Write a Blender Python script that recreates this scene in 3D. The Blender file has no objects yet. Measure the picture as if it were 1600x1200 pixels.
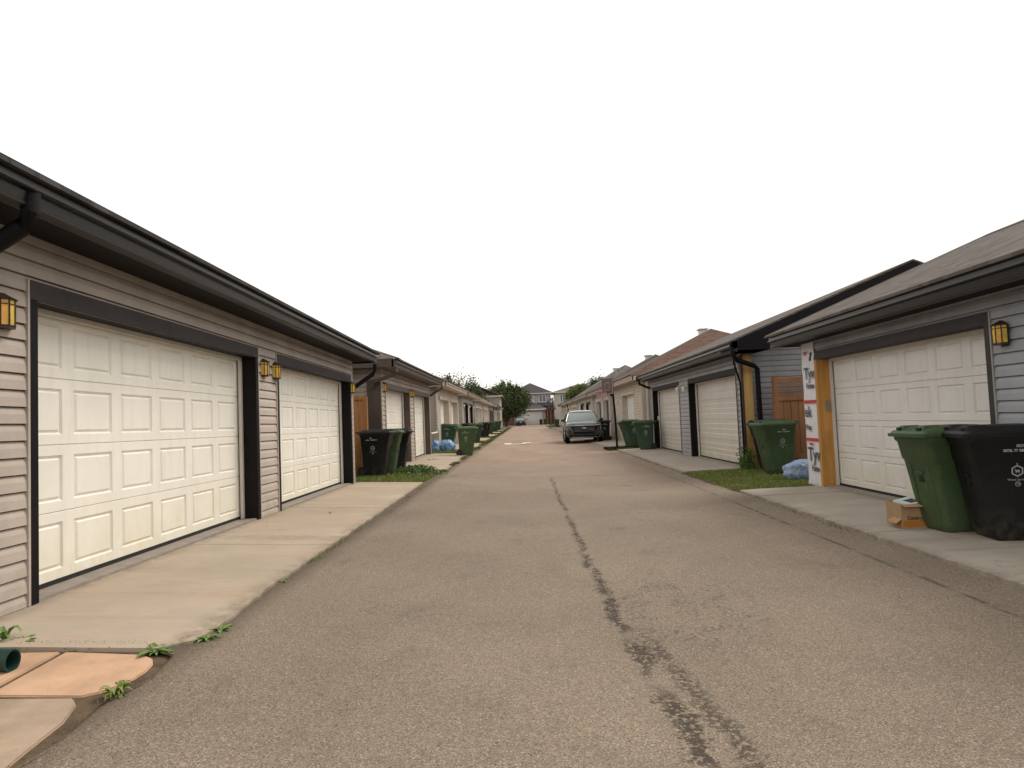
import bpy, bmesh, math, random
from mathutils import Vector, Matrix
import numpy as np
random.seed(7); RNG = np.random.default_rng(7)
S = bpy.context.scene; COL = S.collection; R = math.radians
H = 1.25                                   # camera height above the middle of the lane

# ------------------------------------------------------------------ camera
cam_d = bpy.data.cameras.new('camera'); cam = bpy.data.objects.new('camera', cam_d); COL.objects.link(cam)
cam_d.sensor_width = 36; cam_d.lens = 24.0; cam_d.clip_start = .05; cam_d.clip_end = 3000
f_ = 1067.; roll = R(2.35)
Yc = Vector((20/f_, -54/f_, -1)).normalized()
Zc = Vector((-math.sin(roll), math.cos(roll), 0)); Zc = (Zc - Yc*Zc.dot(Yc)).normalized()
Xc = Yc.cross(Zc)
cam.matrix_world = Matrix.Translation((0, 0, H)) @ Matrix((Xc, Yc, Zc)).to_4x4()
S.camera = cam
# ------------------------------------------------------------------ sky and sun
w = bpy.data.worlds.new('World'); S.world = w; w.use_nodes = True
nt = w.node_tree; nt.nodes.clear()
out = nt.nodes.new('ShaderNodeOutputWorld'); bg = nt.nodes.new('ShaderNodeBackground')
sky = nt.nodes.new('ShaderNodeTexSky'); sky.sky_type = 'NISHITA'; sky.sun_disc = False
SUN_EL, SUN_AZ = 50, 60                     # azimuth from +Y towards +X
sky.sun_elevation = R(SUN_EL); sky.sun_rotation = R(SUN_AZ); sky.air_density = 2; sky.dust_density = 4
mx = nt.nodes.new('ShaderNodeMix'); mx.data_type = 'RGBA'; mx.inputs[0].default_value = .93   # thick white overcast over the clear sky
mx.inputs[7].default_value = (11.4, 11.0, 10.5, 1)
nt.links.new(sky.outputs[0], mx.inputs[6]); nt.links.new(mx.outputs[2], bg.inputs[0])
bg.inputs[1].default_value = .1; nt.links.new(bg.outputs[0], out.inputs[0])
sl = bpy.data.lights.new('sun', 'SUN'); sun = bpy.data.objects.new('sun', sl); COL.objects.link(sun)
sl.energy = 2.2; sl.angle = R(24); sl.color = (1, .93, .82)
sd = Vector((math.sin(R(SUN_AZ))*math.cos(R(SUN_EL)), math.cos(R(SUN_AZ))*math.cos(R(SUN_EL)), math.sin(R(SUN_EL))))
sun.rotation_euler = sd.to_track_quat('Z', 'Y').to_euler()
S.view_settings.view_transform = 'Standard'; S.view_settings.look = 'None'; S.view_settings.exposure = .06; S.view_settings.gamma = 1
S.render.engine = 'CYCLES'

# ------------------------------------------------------------------ materials
class N:
    def __init__(s, name, rough=.6, spec=.5, metal=0):
        s.m = bpy.data.materials.new(name); s.m.use_nodes = True; s.t = s.m.node_tree
        s.b = s.t.nodes['Principled BSDF']; s.b.inputs['Roughness'].default_value = rough
        s.b.inputs['Specular IOR Level'].default_value = spec; s.b.inputs['Metallic'].default_value = metal
        s.co = s.t.nodes.new('ShaderNodeTexCoord').outputs['Object']
    def n(s, typ, **k):
        x = s.t.nodes.new(typ)
        for a, v in k.items(): setattr(x, a, v)
        return x
    def l(s, a, b): s.t.links.new(a, b)
    def noise(s, scale, det=3, rough=.5, vec=None, stretch=None, w=None):
        x = s.n('ShaderNodeTexNoise'); x.inputs['Scale'].default_value = scale; x.inputs['Detail'].default_value = det; x.inputs['Roughness'].default_value = rough
        v = vec or s.co
        if stretch: 
            mp = s.n('ShaderNodeMapping'); mp.inputs['Scale'].default_value = stretch; s.l(v, mp.inputs[0]); v = mp.outputs[0]
        s.l(v, x.inputs['Vector']); return x.outputs['Fac']
    def ramp(s, fac, a, b, lo=0, hi=1):
        x = s.n('ShaderNodeMapRange'); x.inputs[1].default_value = a; x.inputs[2].default_value = b
        x.inputs[3].default_value = lo; x.inputs[4].default_value = hi; s.l(fac, x.inputs[0]); return x.outputs[0]
    def math(s, op, a, b=None, clamp=False):
        x = s.n('ShaderNodeMath', operation=op, use_clamp=clamp)
        for i, v in enumerate((a, b)):
            if v is None: continue
            if isinstance(v, (int, float)): x.inputs[i].default_value = v
            else: s.l(v, x.inputs[i])
        return x.outputs[0]
    def mix(s, fac, a, b, blend='MIX'):
        x = s.n('ShaderNodeMix', data_type='RGBA', blend_type=blend)
        for i, v in ((0, fac), (6, a), (7, b)):
            if isinstance(v, (int, float)): x.inputs[i].default_value = v
            elif isinstance(v, tuple): x.inputs[i].default_value = (*v[:3], 1)
            else: s.l(v, x.inputs[i])
        return x.outputs[2]
    def xyz(s):
        x = s.n('ShaderNodeSeparateXYZ'); s.l(s.co, x.inputs[0]); return x.outputs
    def bump(s, h, strength=.3, dist=.01):
        x = s.n('ShaderNodeBump'); x.inputs['Strength'].default_value = strength; x.inputs['Distance'].default_value = dist
        s.l(h, x.inputs['Height']); s.l(x.outputs[0], s.b.inputs['Normal'])
    def color(s, c): 
        if isinstance(c, tuple): s.b.inputs['Base Color'].default_value = (*c[:3], 1)
        else: s.l(c, s.b.inputs['Base Color'])
        return s.m
def mul(c, k): return tuple(min(1, v*k) for v in c[:3])
_mc = {}
def plain(name, c, rough=.6, var=.18, scale=3., spec=.5, metal=0, bump=0, fine=60):
    if name in _mc: return _mc[name]
    n = N(name, rough, spec, metal)
    f = n.ramp(n.noise(scale, 5, .6), .3, .7)
    g = n.ramp(n.noise(fine, 2), .3, .7, 0, .5)
    col = n.mix(f, mul(c, 1-var), mul(c, 1+var)); col = n.mix(g, col, mul(c, 1-var*.7))
    if bump: n.bump(n.noise(fine, 3), bump, .004)
    n.color(col); _mc[name] = n.m; return n.m
def siding_mat(name, c):
    if name in _mc: return _mc[name]
    n = N(name, .55, .35)
    st = n.noise(2.2, 5, .6, stretch=(1, 1, .35)); fine = n.noise(30, 3, .6, stretch=(1, 1, 8))
    col = n.mix(n.ramp(st, .3, .72), mul(c, .80), mul(c, 1.12)); col = n.mix(n.ramp(fine, .35, .7, 0, .4), col, mul(c, .8))
    z = n.xyz()[2]; splash = n.math('MULTIPLY', n.ramp(z, .55, .1), n.ramp(n.noise(6, 4), .35, .65))
    col = n.mix(n.math('MULTIPLY', splash, .45), col, (.22, .17, .12))      # dirt splashed up the foot of the wall
    n.bump(n.math('ADD', n.noise(2.1, 3, .5, stretch=(1, 1, 3)), n.math('MULTIPLY', fine, .1)), .35, .02); n.color(col); _mc[name] = n.m; return n.m
def door_mat(name, c):
    if name in _mc: return _mc[name]
    n = N(name, .42, .4)
    col = n.mix(n.ramp(n.noise(1.6, 5, .6), .3, .7), mul(c, .93), mul(c, 1.03))
    col = n.mix(n.ramp(n.noise(9, 5, .7, stretch=(1, 1, .18)), .48, .78, 0, .45), col, mul(c, .76))
    z = n.xyz()[2]; d = n.math('MULTIPLY', n.ramp(z, .75, .1), n.ramp(n.noise(5, 5, .65), .3, .7))
    col = n.mix(n.math('MULTIPLY', d, .75), col, (c[0]*.82, c[1]*.76, c[2]*.55))   # grime along the bottom section
    n.bump(n.math('ADD', n.noise(1.7, 2), n.math('MULTIPLY', n.noise(140, 2), .04)), .25, .02); n.color(col); _mc[name] = n.m; return n.m
def shingle_mat(name, c):
    if name in _mc: return _mc[name]
    n = N(name, .9, .15); x, y, z = n.xyz()
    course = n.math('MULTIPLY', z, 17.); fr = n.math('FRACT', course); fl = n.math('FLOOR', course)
    cb = n.n('ShaderNodeCombineXYZ'); n.l(n.math('MULTIPLY', n.math('ADD', x, n.math('MULTIPLY', fl, .37)), 4), cb.inputs[0]); n.l(n.math('MULTIPLY', n.math('ADD', y, n.math('MULTIPLY', fl, .23)), 4), cb.inputs[1]); n.l(fl, cb.inputs[2])
    vor = n.n('ShaderNodeTexVoronoi'); vor.inputs['Scale'].default_value = 1.2; n.l(cb.outputs[0], vor.inputs['Vector'])
    sp = n.n('ShaderNodeSeparateColor'); n.l(vor.outputs['Color'], sp.inputs[0])
    col = n.mix(sp.outputs[0], mul(c, .72), mul(c, 1.3))
    col = n.mix(n.ramp(n.noise(160, 2), .35, .65, 0, .3), col, mul(c, .6))
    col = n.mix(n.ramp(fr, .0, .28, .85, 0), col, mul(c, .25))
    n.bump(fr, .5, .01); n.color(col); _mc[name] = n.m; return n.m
def wood_mat(name, c, vert=True):
    if name in _mc: return _mc[name]
    n = N(name, .6, .3)
    g = n.noise(7, 6, .65, stretch=(1, 1, .07) if vert else (1, .1, 1)); k = n.noise(3, 3, .5, stretch=(1, 1, .5))
    col = n.mix(n.ramp(g, .3, .7), mul(c, .6), mul(c, 1.25)); col = n.mix(n.ramp(k, .6, .75, 0, .5), col, mul(c, .5))
    n.bump(g, .25, .003); n.color(col); _mc[name] = n.m; return n.m

def asphalt():
    n = N('asphalt', .88, .25); x, y, z = n.xyz()
    vo = n.n('ShaderNodeTexVoronoi'); vo.inputs['Scale'].default_value = 185; n.l(n.co, vo.inputs['Vector'])
    sp = n.n('ShaderNodeSeparateColor'); n.l(vo.outputs['Color'], sp.inputs[0])
    base = n.mix(n.ramp(n.noise(.5, 5, .6), .3, .7), (.175, .139, .105), (.24, .191, .146))
    col = n.mix(n.ramp(sp.outputs[0], .0, 1.0, 0, 1), n.mix(1, base, (.6, .6, .6), 'MULTIPLY'), n.mix(1, base, (1.38, 1.36, 1.32), 'MULTIPLY'))
    col = n.mix(n.ramp(sp.outputs[1], .94, .97, 0, .55), col, (.5, .44, .36))       # pale stones
    col = n.mix(n.ramp(sp.outputs[2], .93, .97, 0, .75), col, (.05, .042, .036))    # dark stones
    blot = n.noise(2.2, 6, .7)
    col = n.mix(n.ramp(blot, .56, .74, 0, .45), col, (.10, .083, .068))
    # long open seam, ragged, wider towards the near end
    wob = n.math('MULTIPLY', n.math('SUBTRACT', n.noise(1.3, 6, .65), .5), .22)
    wob2 = n.math('MULTIPLY', n.math('SUBTRACT', n.noise(9, 6, .75), .5), .22)
    dx = n.math('ABSOLUTE', n.math('SUBTRACT', n.math('ADD', n.math('ADD', x, wob), wob2), n.ramp(y, 2.4, 6, .60, .50)))
    wid = n.ramp(y, 2., 8., .075, .034)
    seam = n.math('SUBTRACT', 1, n.math('DIVIDE', dx, wid), clamp=True)
    vc = n.n('ShaderNodeTexVoronoi'); vc.inputs['Scale'].default_value = 62; n.l(n.co, vc.inputs['Vector'])
    cs = n.n('ShaderNodeSeparateColor'); n.l(vc.outputs['Color'], cs.inputs[0])
    grain = n.math('ADD', n.math('MULTIPLY', cs.outputs[0], .45), n.math('MULTIPLY', n.noise(16, 6, .85), .9))
    rag = n.ramp(n.math('ADD', grain, n.math('MULTIPLY', seam, .16)), .67, .78); ragb = n.ramp(grain, .62, .74)
    patch = n.ramp(n.noise(1.9, 3, .6), .36, .5)
    lim = n.math('MULTIPLY', n.ramp(y, 14.45, 14.6, 1, 0), n.math('MAXIMUM', patch, n.ramp(y, 12.6, 12.9)))
    sm = n.math('MULTIPLY', n.math('MULTIPLY', n.ramp(seam, 0, .55), rag), lim)
    # crumbled patch to its right
    px = n.math('SUBTRACT', 1, n.math('MULTIPLY', n.math('ABSOLUTE', n.math('SUBTRACT', x, 1.0)), 1.5), clamp=True)
    py = n.math('SUBTRACT', 1, n.math('MULTIPLY', n.math('ABSOLUTE', n.math('SUBTRACT', y, 4.7)), .8), clamp=True)
    pm = n.math('MULTIPLY', n.math('MULTIPLY', n.ramp(n.math('MULTIPLY', px, py), .05, .4), n.ramp(n.math('ADD', n.math('MULTIPLY', cs.outputs[1], .3), n.math('MULTIPLY', n.noise(6, 6, .85, stretch=(1, .6, 1)), 1)), .73, .82)), .5)
    b2 = n.math('ABSOLUTE', n.math('SUBTRACT', n.math('ADD', x, wob2), n.ramp(y, 2.7, 4.2, .78, .62)))
    br = n.math('MULTIPLY', n.math('MULTIPLY', n.ramp(b2, .02, .07, 1, 0), n.ramp(y, 3.9, 4.3, 1, 0)), ragb)
    mask = n.math('MAXIMUM', n.math('MAXIMUM', sm, pm), n.math('MULTIPLY', br, .8))
    # joint line along the right hand edge and one across the lane
    jx = n.math('ABSOLUTE', n.math('SUBTRACT', n.math('ADD', x, n.math('MULTIPLY', wob, .25)), 2.86))
    j1 = n.math('MULTIPLY', n.ramp(jx, .008, .03, 1, 0), n.ramp(n.noise(2.5, 5, .7), .4, .55))
    jy = n.math('ABSOLUTE', n.math('SUBTRACT', n.math('ADD', y, n.math('MULTIPLY', wob, .7)), 14.7))
    j2 = n.ramp(jy, .02, .1, .5, 0)
    mask = n.math('MAXIMUM', mask, n.math('MULTIPLY', n.math('MAXIMUM', j1, j2), .75))
    col = n.mix(n.math('MULTIPLY', mask, .85), col, (.034, .026, .02))
    # older pinkish surface further along the lane
    col = n.mix(n.ramp(n.math('ADD', y, n.math('MULTIPLY', blot, 12)), 16, 28, 0, .8), col, n.mix(n.ramp(n.noise(.9, 4, .6, stretch=(1, .25, 1)), .35, .65), (.27, .19, .145), (.33, .245, .185)))
    st = n.noise(.8, 5, .7, stretch=(1.3, .3, 1)); col = n.mix(n.ramp(st, .52, .72, 0, .4), col, n.mix(1, col, (.72, .70, .68), 'MULTIPLY'))
    spots = n.n('ShaderNodeTexVoronoi'); spots.inputs['Scale'].default_value = .75; n.l(n.co, spots.inputs['Vector'])
    col = n.mix(n.math('MULTIPLY', n.ramp(n.math('ADD', spots.outputs['Distance'], n.math('MULTIPLY', n.noise(14, 4), .06)), .07, .14, 1, 0), .45), col, (.07, .06, .05))
    # soil gathered along the two edges
    e = n.math('MULTIPLY', n.ramp(n.math('ADD', x, n.math('MULTIPLY', wob, .5)), -1.72, -1.9), .75)
    col = n.mix(e, col, (.085, .065, .045))
    h = n.math('SUBTRACT', n.math('MULTIPLY', sp.outputs[0], .5), n.math('MULTIPLY', mask, 1.4))
    n.bump(h, .75, .008); return n.color(col)
def concrete(name, c, warm=(.36, .27, .19)):
    n = N(name, .8, .25); x, y, z = n.xyz()
    col = n.mix(n.ramp(n.noise(.9, 6, .6), .3, .7), mul(c, .74), mul(c, 1.08))
    col = n.mix(n.ramp(n.noise(1.7, 6, .7, stretch=(.5, 1.2, 1)), .45, .65, 0, .6), col, warm)
    col = n.mix(n.ramp(n.noise(5, 6, .75, stretch=(.35, 1.6, 1)), .5, .72, 0, .4), col, mul(c, .62))
    col = n.mix(n.ramp(n.noise(220, 2), .4, .7, 0, .35), col, mul(c, .7))
    col = n.mix(n.ramp(n.noise(1.1, 4, .6), .5, .68, 0, .5), col, (c[0]*.72, c[1]*.76, c[2]*.72))
    col = n.mix(n.ramp(n.noise(24, 5, .8), .64, .72, 0, .6), col, (.12, .095, .07))
    vcr = n.n('ShaderNodeTexVoronoi', feature='DISTANCE_TO_EDGE'); vcr.inputs['Scale'].default_value = .55
    wv = n.n('ShaderNodeVectorMath', operation='ADD'); nz = n.n('ShaderNodeTexNoise'); nz.inputs['Scale'].default_value = 3; nz.inputs['Detail'].default_value = 6; n.l(n.co, nz.inputs['Vector']); n.l(n.co, wv.inputs[0]); n.l(nz.outputs['Color'], wv.inputs[1]); n.l(wv.outputs[0], vcr.inputs['Vector'])
    col = n.mix(n.math('MULTIPLY', n.ramp(vcr.outputs['Distance'], .001, .004, .7, 0), n.ramp(n.noise(.9, 2), .55, .62)), col, (.10, .08, .06))
    tr = n.noise(1.0, 3, .6, stretch=(.12, 2.2, 1)); col = n.mix(n.math('MULTIPLY', n.ramp(tr, .56, .66), n.ramp(n.noise(8, 5, .7), .35, .65, .1, .5)), col, (.20, .165, .13))
    lft = n.math('MULTIPLY', n.math('MAXIMUM', n.ramp(x, -3.18, -3.34), n.ramp(x, -2.1, -1.95)), n.ramp(x, -1, -.9, 1, 0))
    rgt = n.math('MULTIPLY', n.math('MAXIMUM', n.ramp(x, 4.38, 4.54), n.ramp(x, 3.4, 3.27)), n.ramp(x, 1, 1.1, 0, 1))
    dirt = n.math('MULTIPLY', n.math('MAXIMUM', lft, rgt), n.ramp(n.noise(7, 6, .75), .38, .62, 0, .75))
    col = n.mix(dirt, col, (.17, .135, .10))
    for j in (6.75, 9.9, 19.9, 22.6, 30.2): 
        d = n.math('ABSOLUTE', n.math('SUBTRACT', n.math('ADD', y, n.math('MULTIPLY', n.noise(5, 3), .02)), j))
        col = n.mix(n.ramp(d, .003, .012, .8, 0), col, (.07, .055, .04))
    n.bump(n.noise(90, 4, .7), .25, .004); return n.color(col)
M_ASPH = asphalt()
M_CONC = concrete('driveway_concrete', (.43, .355, .275), (.42, .30, .215))
M_CONC_R = concrete('driveway_concrete_grey', (.40, .35, .29), (.3, .25, .2))
M_PAVE = plain('paving_terracotta', (.50, .32, .205), .85, .25, 3.5, .2, bump=.3, fine=120)
M_PAVE2 = plain('paving_worn', (.34, .255, .185), .85, .25, 5, .2, bump=.3, fine=120)
M_SOIL = plain('soil', (.11, .08, .052), .95, .45, 9, .1, bump=.8, fine=45)
M_FOUND = plain('foundation', (.27, .235, .205), .85, .2, 6, .2, bump=.3, fine=90)

# ------------------------------------------------------------------ mesh helpers
class MB:
    def __init__(s): s.v = []; s.f = []
    def quad(s, a, b, c, d): i = len(s.v); s.v += [a, b, c, d]; s.f.append((i, i+1, i+2, i+3)); return s
    def tri(s, a, b, c): i = len(s.v); s.v += [a, b, c]; s.f.append((i, i+1, i+2)); return s
    def poly(s, p): i = len(s.v); s.v += list(p); s.f.append(tuple(range(i, i+len(p)))); return s
    def box(s, x0, x1, y0, y1, z0, z1):
        i = len(s.v); s.v += [(x, y, z) for z in (z0, z1) for x, y in ((x0, y0), (x1, y0), (x1, y1), (x0, y1))]
        s.f += [(i, i+3, i+2, i+1), (i+4, i+5, i+6, i+7)] + [(i+k, i+(k+1) % 4, i+4+(k+1) % 4, i+4+k) for k in range(4)]; return s
    def loft(s, rings, cap=True):
        i = len(s.v); n = len(rings[0])
        for r in rings: s.v += [tuple(p) for p in r]
        for a in range(len(rings)-1):
            for k in range(n): s.f.append((i+a*n+k, i+a*n+(k+1) % n, i+(a+1)*n+(k+1) % n, i+(a+1)*n+k))
        if cap: s.f += [tuple(i+k for k in reversed(range(n))), tuple(i+(len(rings)-1)*n+k for k in range(n))]
        return s
    def tube(s, pts, r, n=8, rx=None):
        pts = [Vector(p) for p in pts]; rings = []; rs = r if isinstance(r, (list, tuple)) else [r]*len(pts)
        for k, p in enumerate(pts):
            t = (pts[min(k+1, len(pts)-1)] - pts[max(k-1, 0)]).normalized()
            a = t.cross(Vector((0, 0, 1)) if abs(t.z) < .95 else Vector((0, 1, 0))).normalized(); b = t.cross(a)
            ra = rs[k]; rb = rx or ra
            rings.append([tuple(p + a*ra*math.cos(2*math.pi*q/n + math.pi/n) + b*rb*math.sin(2*math.pi*q/n + math.pi/n)) for q in range(n)])
        return s.loft(rings)
    def cyl(s, c, axis, r, h, n=20):
        a = Vector(c); d = Vector(axis).normalized()*h/2; return s.tube([a-d, a+d], r, n)
    def build(s, name, mat, parent=None, smooth=False, bevel=0, recalc=True):
        me = bpy.data.meshes.new(name); me.from_pydata([tuple(p) for p in s.v], [], s.f)
        if recalc or bevel:
            bm = bmesh.new(); bm.from_mesh(me)
            bmesh.ops.remove_doubles(bm, verts=bm.verts, dist=1e-5)
            bmesh.ops.recalc_face_normals(bm, faces=bm.faces)
            if bevel:
                es = [e for e in bm.edges if len(e.link_faces) == 2 and e.calc_face_angle(0) > .5]
                bmesh.ops.bevel(bm, geom=es, offset=bevel, segments=2, affect='EDGES', clamp_overlap=True)
            bm.to_mesh(me); bm.free()
        if mat: me.materials.append(mat)
        if smooth:
            me.shade_smooth() if hasattr(me, 'shade_smooth') else None
            try: me.set_sharp_from_angle(angle=R(38))
            except Exception: pass
        o = bpy.data.objects.new(name, me); COL.objects.link(o)
        if parent: o.parent = parent
        return o
def tag(o, label=None, cat=None, group=None, kind=None):
    if label: o['label'] = label
    if cat: o['category'] = cat
    if group: o['group'] = group
    if kind: o['kind'] = kind
    return o
def empty(name, loc=(0, 0, 0), rz=0):
    o = bpy.data.objects.new(name, None); o.empty_display_size = .2; o.location = loc; o.rotation_euler = (0, 0, rz); COL.objects.link(o); return o
def children(o): return [c for c in bpy.data.objects if c.parent == o]
def copy_tree(o, parent=None):
    c = o.copy(); COL.objects.link(c); c.parent = parent
    for ch in children(o): copy_tree(ch, c)
    return c
_fc = {}
def text_mesh(txt, size, mat, depth=.0006, bold=0.0, sx=1.0):
    k = (txt, size, depth, bold, sx)
    if k in _fc: return _fc[k]
    cu = bpy.data.curves.new('letters', 'FONT'); cu.body = txt; cu.size = size; cu.align_x = 'CENTER'; cu.align_y = 'CENTER'; cu.extrude = depth; cu.offset = bold; cu.resolution_u = 3
    o = bpy.data.objects.new('letters', cu); COL.objects.link(o); dg = bpy.context.evaluated_depsgraph_get(); dg.update()
    me = bpy.data.meshes.new_from_object(o.evaluated_get(dg)); me.transform(Matrix.Diagonal((sx, 1, 1, 1))); bpy.data.objects.remove(o); bpy.data.curves.remove(cu)
    me.materials.clear(); me.materials.append(mat); _fc[k] = me; return me
def text_obj(name, txt, size, mat, mtx, parent=None, bold=0.0, sx=1.0):
    o = bpy.data.objects.new(name, text_mesh(txt, size, mat, bold=bold, sx=sx)); COL.objects.link(o)
    if parent: o.parent = parent
    o.matrix_local = mtx; return o

# ------------------------------------------------------------------ ground
GP = [(-400, .10), (-9, .10), (-3.3, .14), (-1.95, .085), (.5, 0), (3.2, .0), (3.35, .015), (4.5, .03), (400, .03)]
def gz(x): return float(np.interp(x, [p[0] for p in GP], [p[1] for p in GP]))
def sheet(name, xs, ys, dz, mat, label=None, jit=0):
    b = MB(); nx = len(xs)
    for y in ys:
        for x in xs: b.v.append((x, y, gz(x)+dz+(random.uniform(-jit, jit))))
    for j in range(len(ys)-1):
        for i in range(nx-1): b.f.append((j*nx+i, j*nx+i+1, (j+1)*nx+i+1, (j+1)*nx+i))
    o = b.build(name, mat, recalc=False); tag(o, kind='structure'); return o
n_ = N('ground_turf', .95, .1)
M_TURF = n_.color(n_.mix(n_.ramp(n_.noise(.8, 6, .7), .35, .65), (.05, .07, .022), (.105, .085, .055)))
sheet('ground', [-900, -200, -60, -9, -3.3, -1.9, .5, 3.2, 3.35, 4.5, 60, 200, 900], [-60, -10, 0, 20, 60, 140, 300, 1500], -.05, M_TURF)
def lerp_strip(name, yl, xl, yr, xr, mat, dz=0, nseg=120, thick=0, jit=0.0, label=None):
    """strip between two wavy lines x(y)"""
    y0, y1 = yl[0], yl[-1]; b = MB(); rings = []
    for k in range(nseg+1):
        y = y0+(y1-y0)*k/nseg
        a = np.interp(y, yl, xl)+random.uniform(-jit, jit); c = np.interp(y, yr, xr)+random.uniform(-jit, jit)
        row = [(a+(c-a)*t, y, 0) for t in (0, .2, .4, .6, .8, 1)]
        rings.append([(p[0], p[1], gz(p[0])+dz) for p in row])
    for a, c in zip(rings[:-1], rings[1:]):
        for i in range(5): b.quad(a[i], a[i+1], c[i+1], c[i])
        if thick:
            for i in (0, 5):
                b.quad(a[i], c[i], (c[i][0], c[i][1], c[i][2]-thick), (a[i][0], a[i][1], a[i][2]-thick))
    if thick:
        for r in (rings[0], rings[-1]):
            for i in range(5): b.quad(r[i], r[i+1], (*r[i+1][:2], r[i+1][2]-thick), (*r[i][:2], r[i][2]-thick))
    return tag(b.build(name, mat), label=label, kind='structure')
# road, from behind the camera to the far house
yk = [-12, 0, 4, 14, 30, 60, 100, 129]; 
b = MB(); xs = np.linspace(-2.3, 3.5, 24)
ys = np.concatenate([np.linspace(-12, 1, 8), np.linspace(1.4, 20, 60), np.linspace(21, 128.5, 60)])
for y in ys:
    for x in xs:
        xx = x + (.9*max(0, y-95)/33 if x > 0 else -1.1*max(0, y-100)/28)
        if y < 3.75: xx = max(xx, -1.86-.03*math.sin(y*9)+.035*max(0, 3-y)+random.uniform(-.008, .008))
        b.v.append((xx, y, gz(x)-(.028 if x > -1.2 else .014) + .005*math.sin(x*3.1+y*.7)*math.sin(y*.45)))
nx = len(xs)
for j in range(len(ys)-1):
    for i in range(nx-1): b.f.append((j*nx+i, j*nx+i+1, (j+1)*nx+i+1, (j+1)*nx+i))
tag(b.build('road', M_ASPH, recalc=False), kind='structure')

XWL, XWR = 3.34, 4.54
def drive_left(y0, y1, edge=-1.97, mat=None, jit=.012, near=None):
    return lerp_strip('driveway', [y0, y1], [-XWL-.21, -XWL-.21], near[0] if near else [y0, y1], near[1] if near else [edge, edge-.03], mat or M_CONC, .004, int((y1-y0)*8), .09, jit)
def drive_right(y0, y1, edge=3.28, mat=None):
    return lerp_strip('driveway', [y0, y1], [edge, edge], [y0, y1], [XWR+.22, XWR+.22], mat or M_CONC_R, .004, int((y1-y0)*8), .09, .012)
drive_left(3.72, 13.35, near=([3.72, 3.85, 4.25, 5.0, 6.3, 8, 13.35], [-2.05, -1.9, -1.87, -1.93, -1.95, -1.96, -2.03]))
drive_left(16.2, 24.3, -1.97)
for a, c in ((27, 34.5), (36.5, 44), (46, 54), (55.5, 63), (64.5, 72), (74, 82), (84, 92)): drive_left(a, c, -2.15)
drive_right(3.2, 10.7, 3.27)
drive_right(14.4, 24.5, 3.25)
for a, c in ((26.5, 34.5), (36, 43.5), (46, 56), (58, 65), (67, 74), (76, 84)): drive_right(a, c, 3.1)
# terracotta slabs in front of the first driveway
for k, (pts, m) in enumerate([
        ([(-3.9, 3.66), (-2.55, 3.70), (-2.52, 3.13), (-3.9, 3.12)], M_PAVE),
        ([(-2.52, 3.70), (-2.08, 3.665), (-2.0, 3.61), (-1.955, 3.53), (-1.935, 3.43), (-1.94, 3.33), (-1.965, 3.24), (-2.0, 3.17), (-2.06, 3.12), (-2.49, 3.12)], M_PAVE),
        ([(-3.9, 3.09), (-2.08, 3.10), (-2.02, 3.03), (-1.96, 2.86), (-1.93, 2.6), (-1.9, 2.4), (-3.9, 2.4)], M_PAVE2)]):
    b = MB(); top = [(x, y, gz(x)-.012) for x, y in pts]; bot = [(x, y, z-.05) for x, y, z in top]
    b.poly(top); b.poly(bot)
    for i in range(len(top)): j = (i+1) % len(top); b.quad(top[i], top[j], bot[j], bot[i])
    tag(b.build('paving_slab', m, bevel=.006), kind='structure')
lerp_strip('soil_strip', [1.5, 3.0, 3.72], [-2.6, -2.6, -2.6], [1.5, 2.6, 3.3, 3.5, 3.72], [-1.76, -1.8, -1.8, -1.84, -1.9], M_SOIL, -.021, 30, 0, .02)

# ------------------------------------------------------------------ garages
C_BLACK = plain('black_trim', (.009, .008, .009), .55, .25, 4, .12)
C_CHAR = plain('charcoal_trim', (.05, .044, .044), .6, .2, 4, .15)
C_BROWN = plain('brown_trim', (.085, .064, .052), .5, .2, 4, .3)
C_CREAM = plain('cream_trim', (.50, .44, .36), .5, .12, 4, .4)
C_BEIGE = plain('beige_trim', (.38, .32, .27), .5, .12, 4, .4)
C_WHITE = plain('white_trim', (.62, .58, .52), .5, .1, 4, .4)
C_GREY = plain('grey_trim', (.30, .28, .26), .5, .12, 4, .4)
C_RUB = plain('rubber_seal', (.03, .028, .026), .8, .2, 4, .2)
S_PINK = siding_mat('siding_pinkish', (.46, .395, .345)); S_TAN = siding_mat('siding_tan', (.43, .365, .31))
S_CREAM = siding_mat('siding_cream', (.52, .445, .36)); S_GREY = siding_mat('siding_grey', (.31, .305, .315))
S_BLUE = siding_mat('siding_blue_grey', (.33, .335, .36)); S_LIGHT = siding_mat('siding_light', (.50, .455, .40))
S_MAUVE = siding_mat('siding_mauve', (.36, .30, .27)); S_DARK = siding_mat('siding_dark', (.2, .175, .155))
D_CREAM = door_mat('door_cream', (.84, .81, .735)); D_WHITE = door_mat('door_white', (.72, .70, .67)); D_GREY = door_mat('door_greyish', (.60, .56, .50)); D_SHADE = door_mat('doorway_shade', (.06, .052, .048))  # the last, darkest one puts the shade of open doorways into colour
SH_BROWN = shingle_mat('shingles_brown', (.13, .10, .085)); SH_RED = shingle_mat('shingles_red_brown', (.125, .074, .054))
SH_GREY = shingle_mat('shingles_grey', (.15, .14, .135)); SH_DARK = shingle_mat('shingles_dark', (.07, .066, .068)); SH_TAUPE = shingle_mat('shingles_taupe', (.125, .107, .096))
W_NEW = wood_mat('new_wood', (.50, .25, .065)); W_PLY = wood_mat('sheathing_wood', (.52, .33, .12)); W_FENCE = wood_mat('cedar_fence', (.40, .19, .07)); W_RED = wood_mat('red_fence', (.17, .05, .03))

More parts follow.
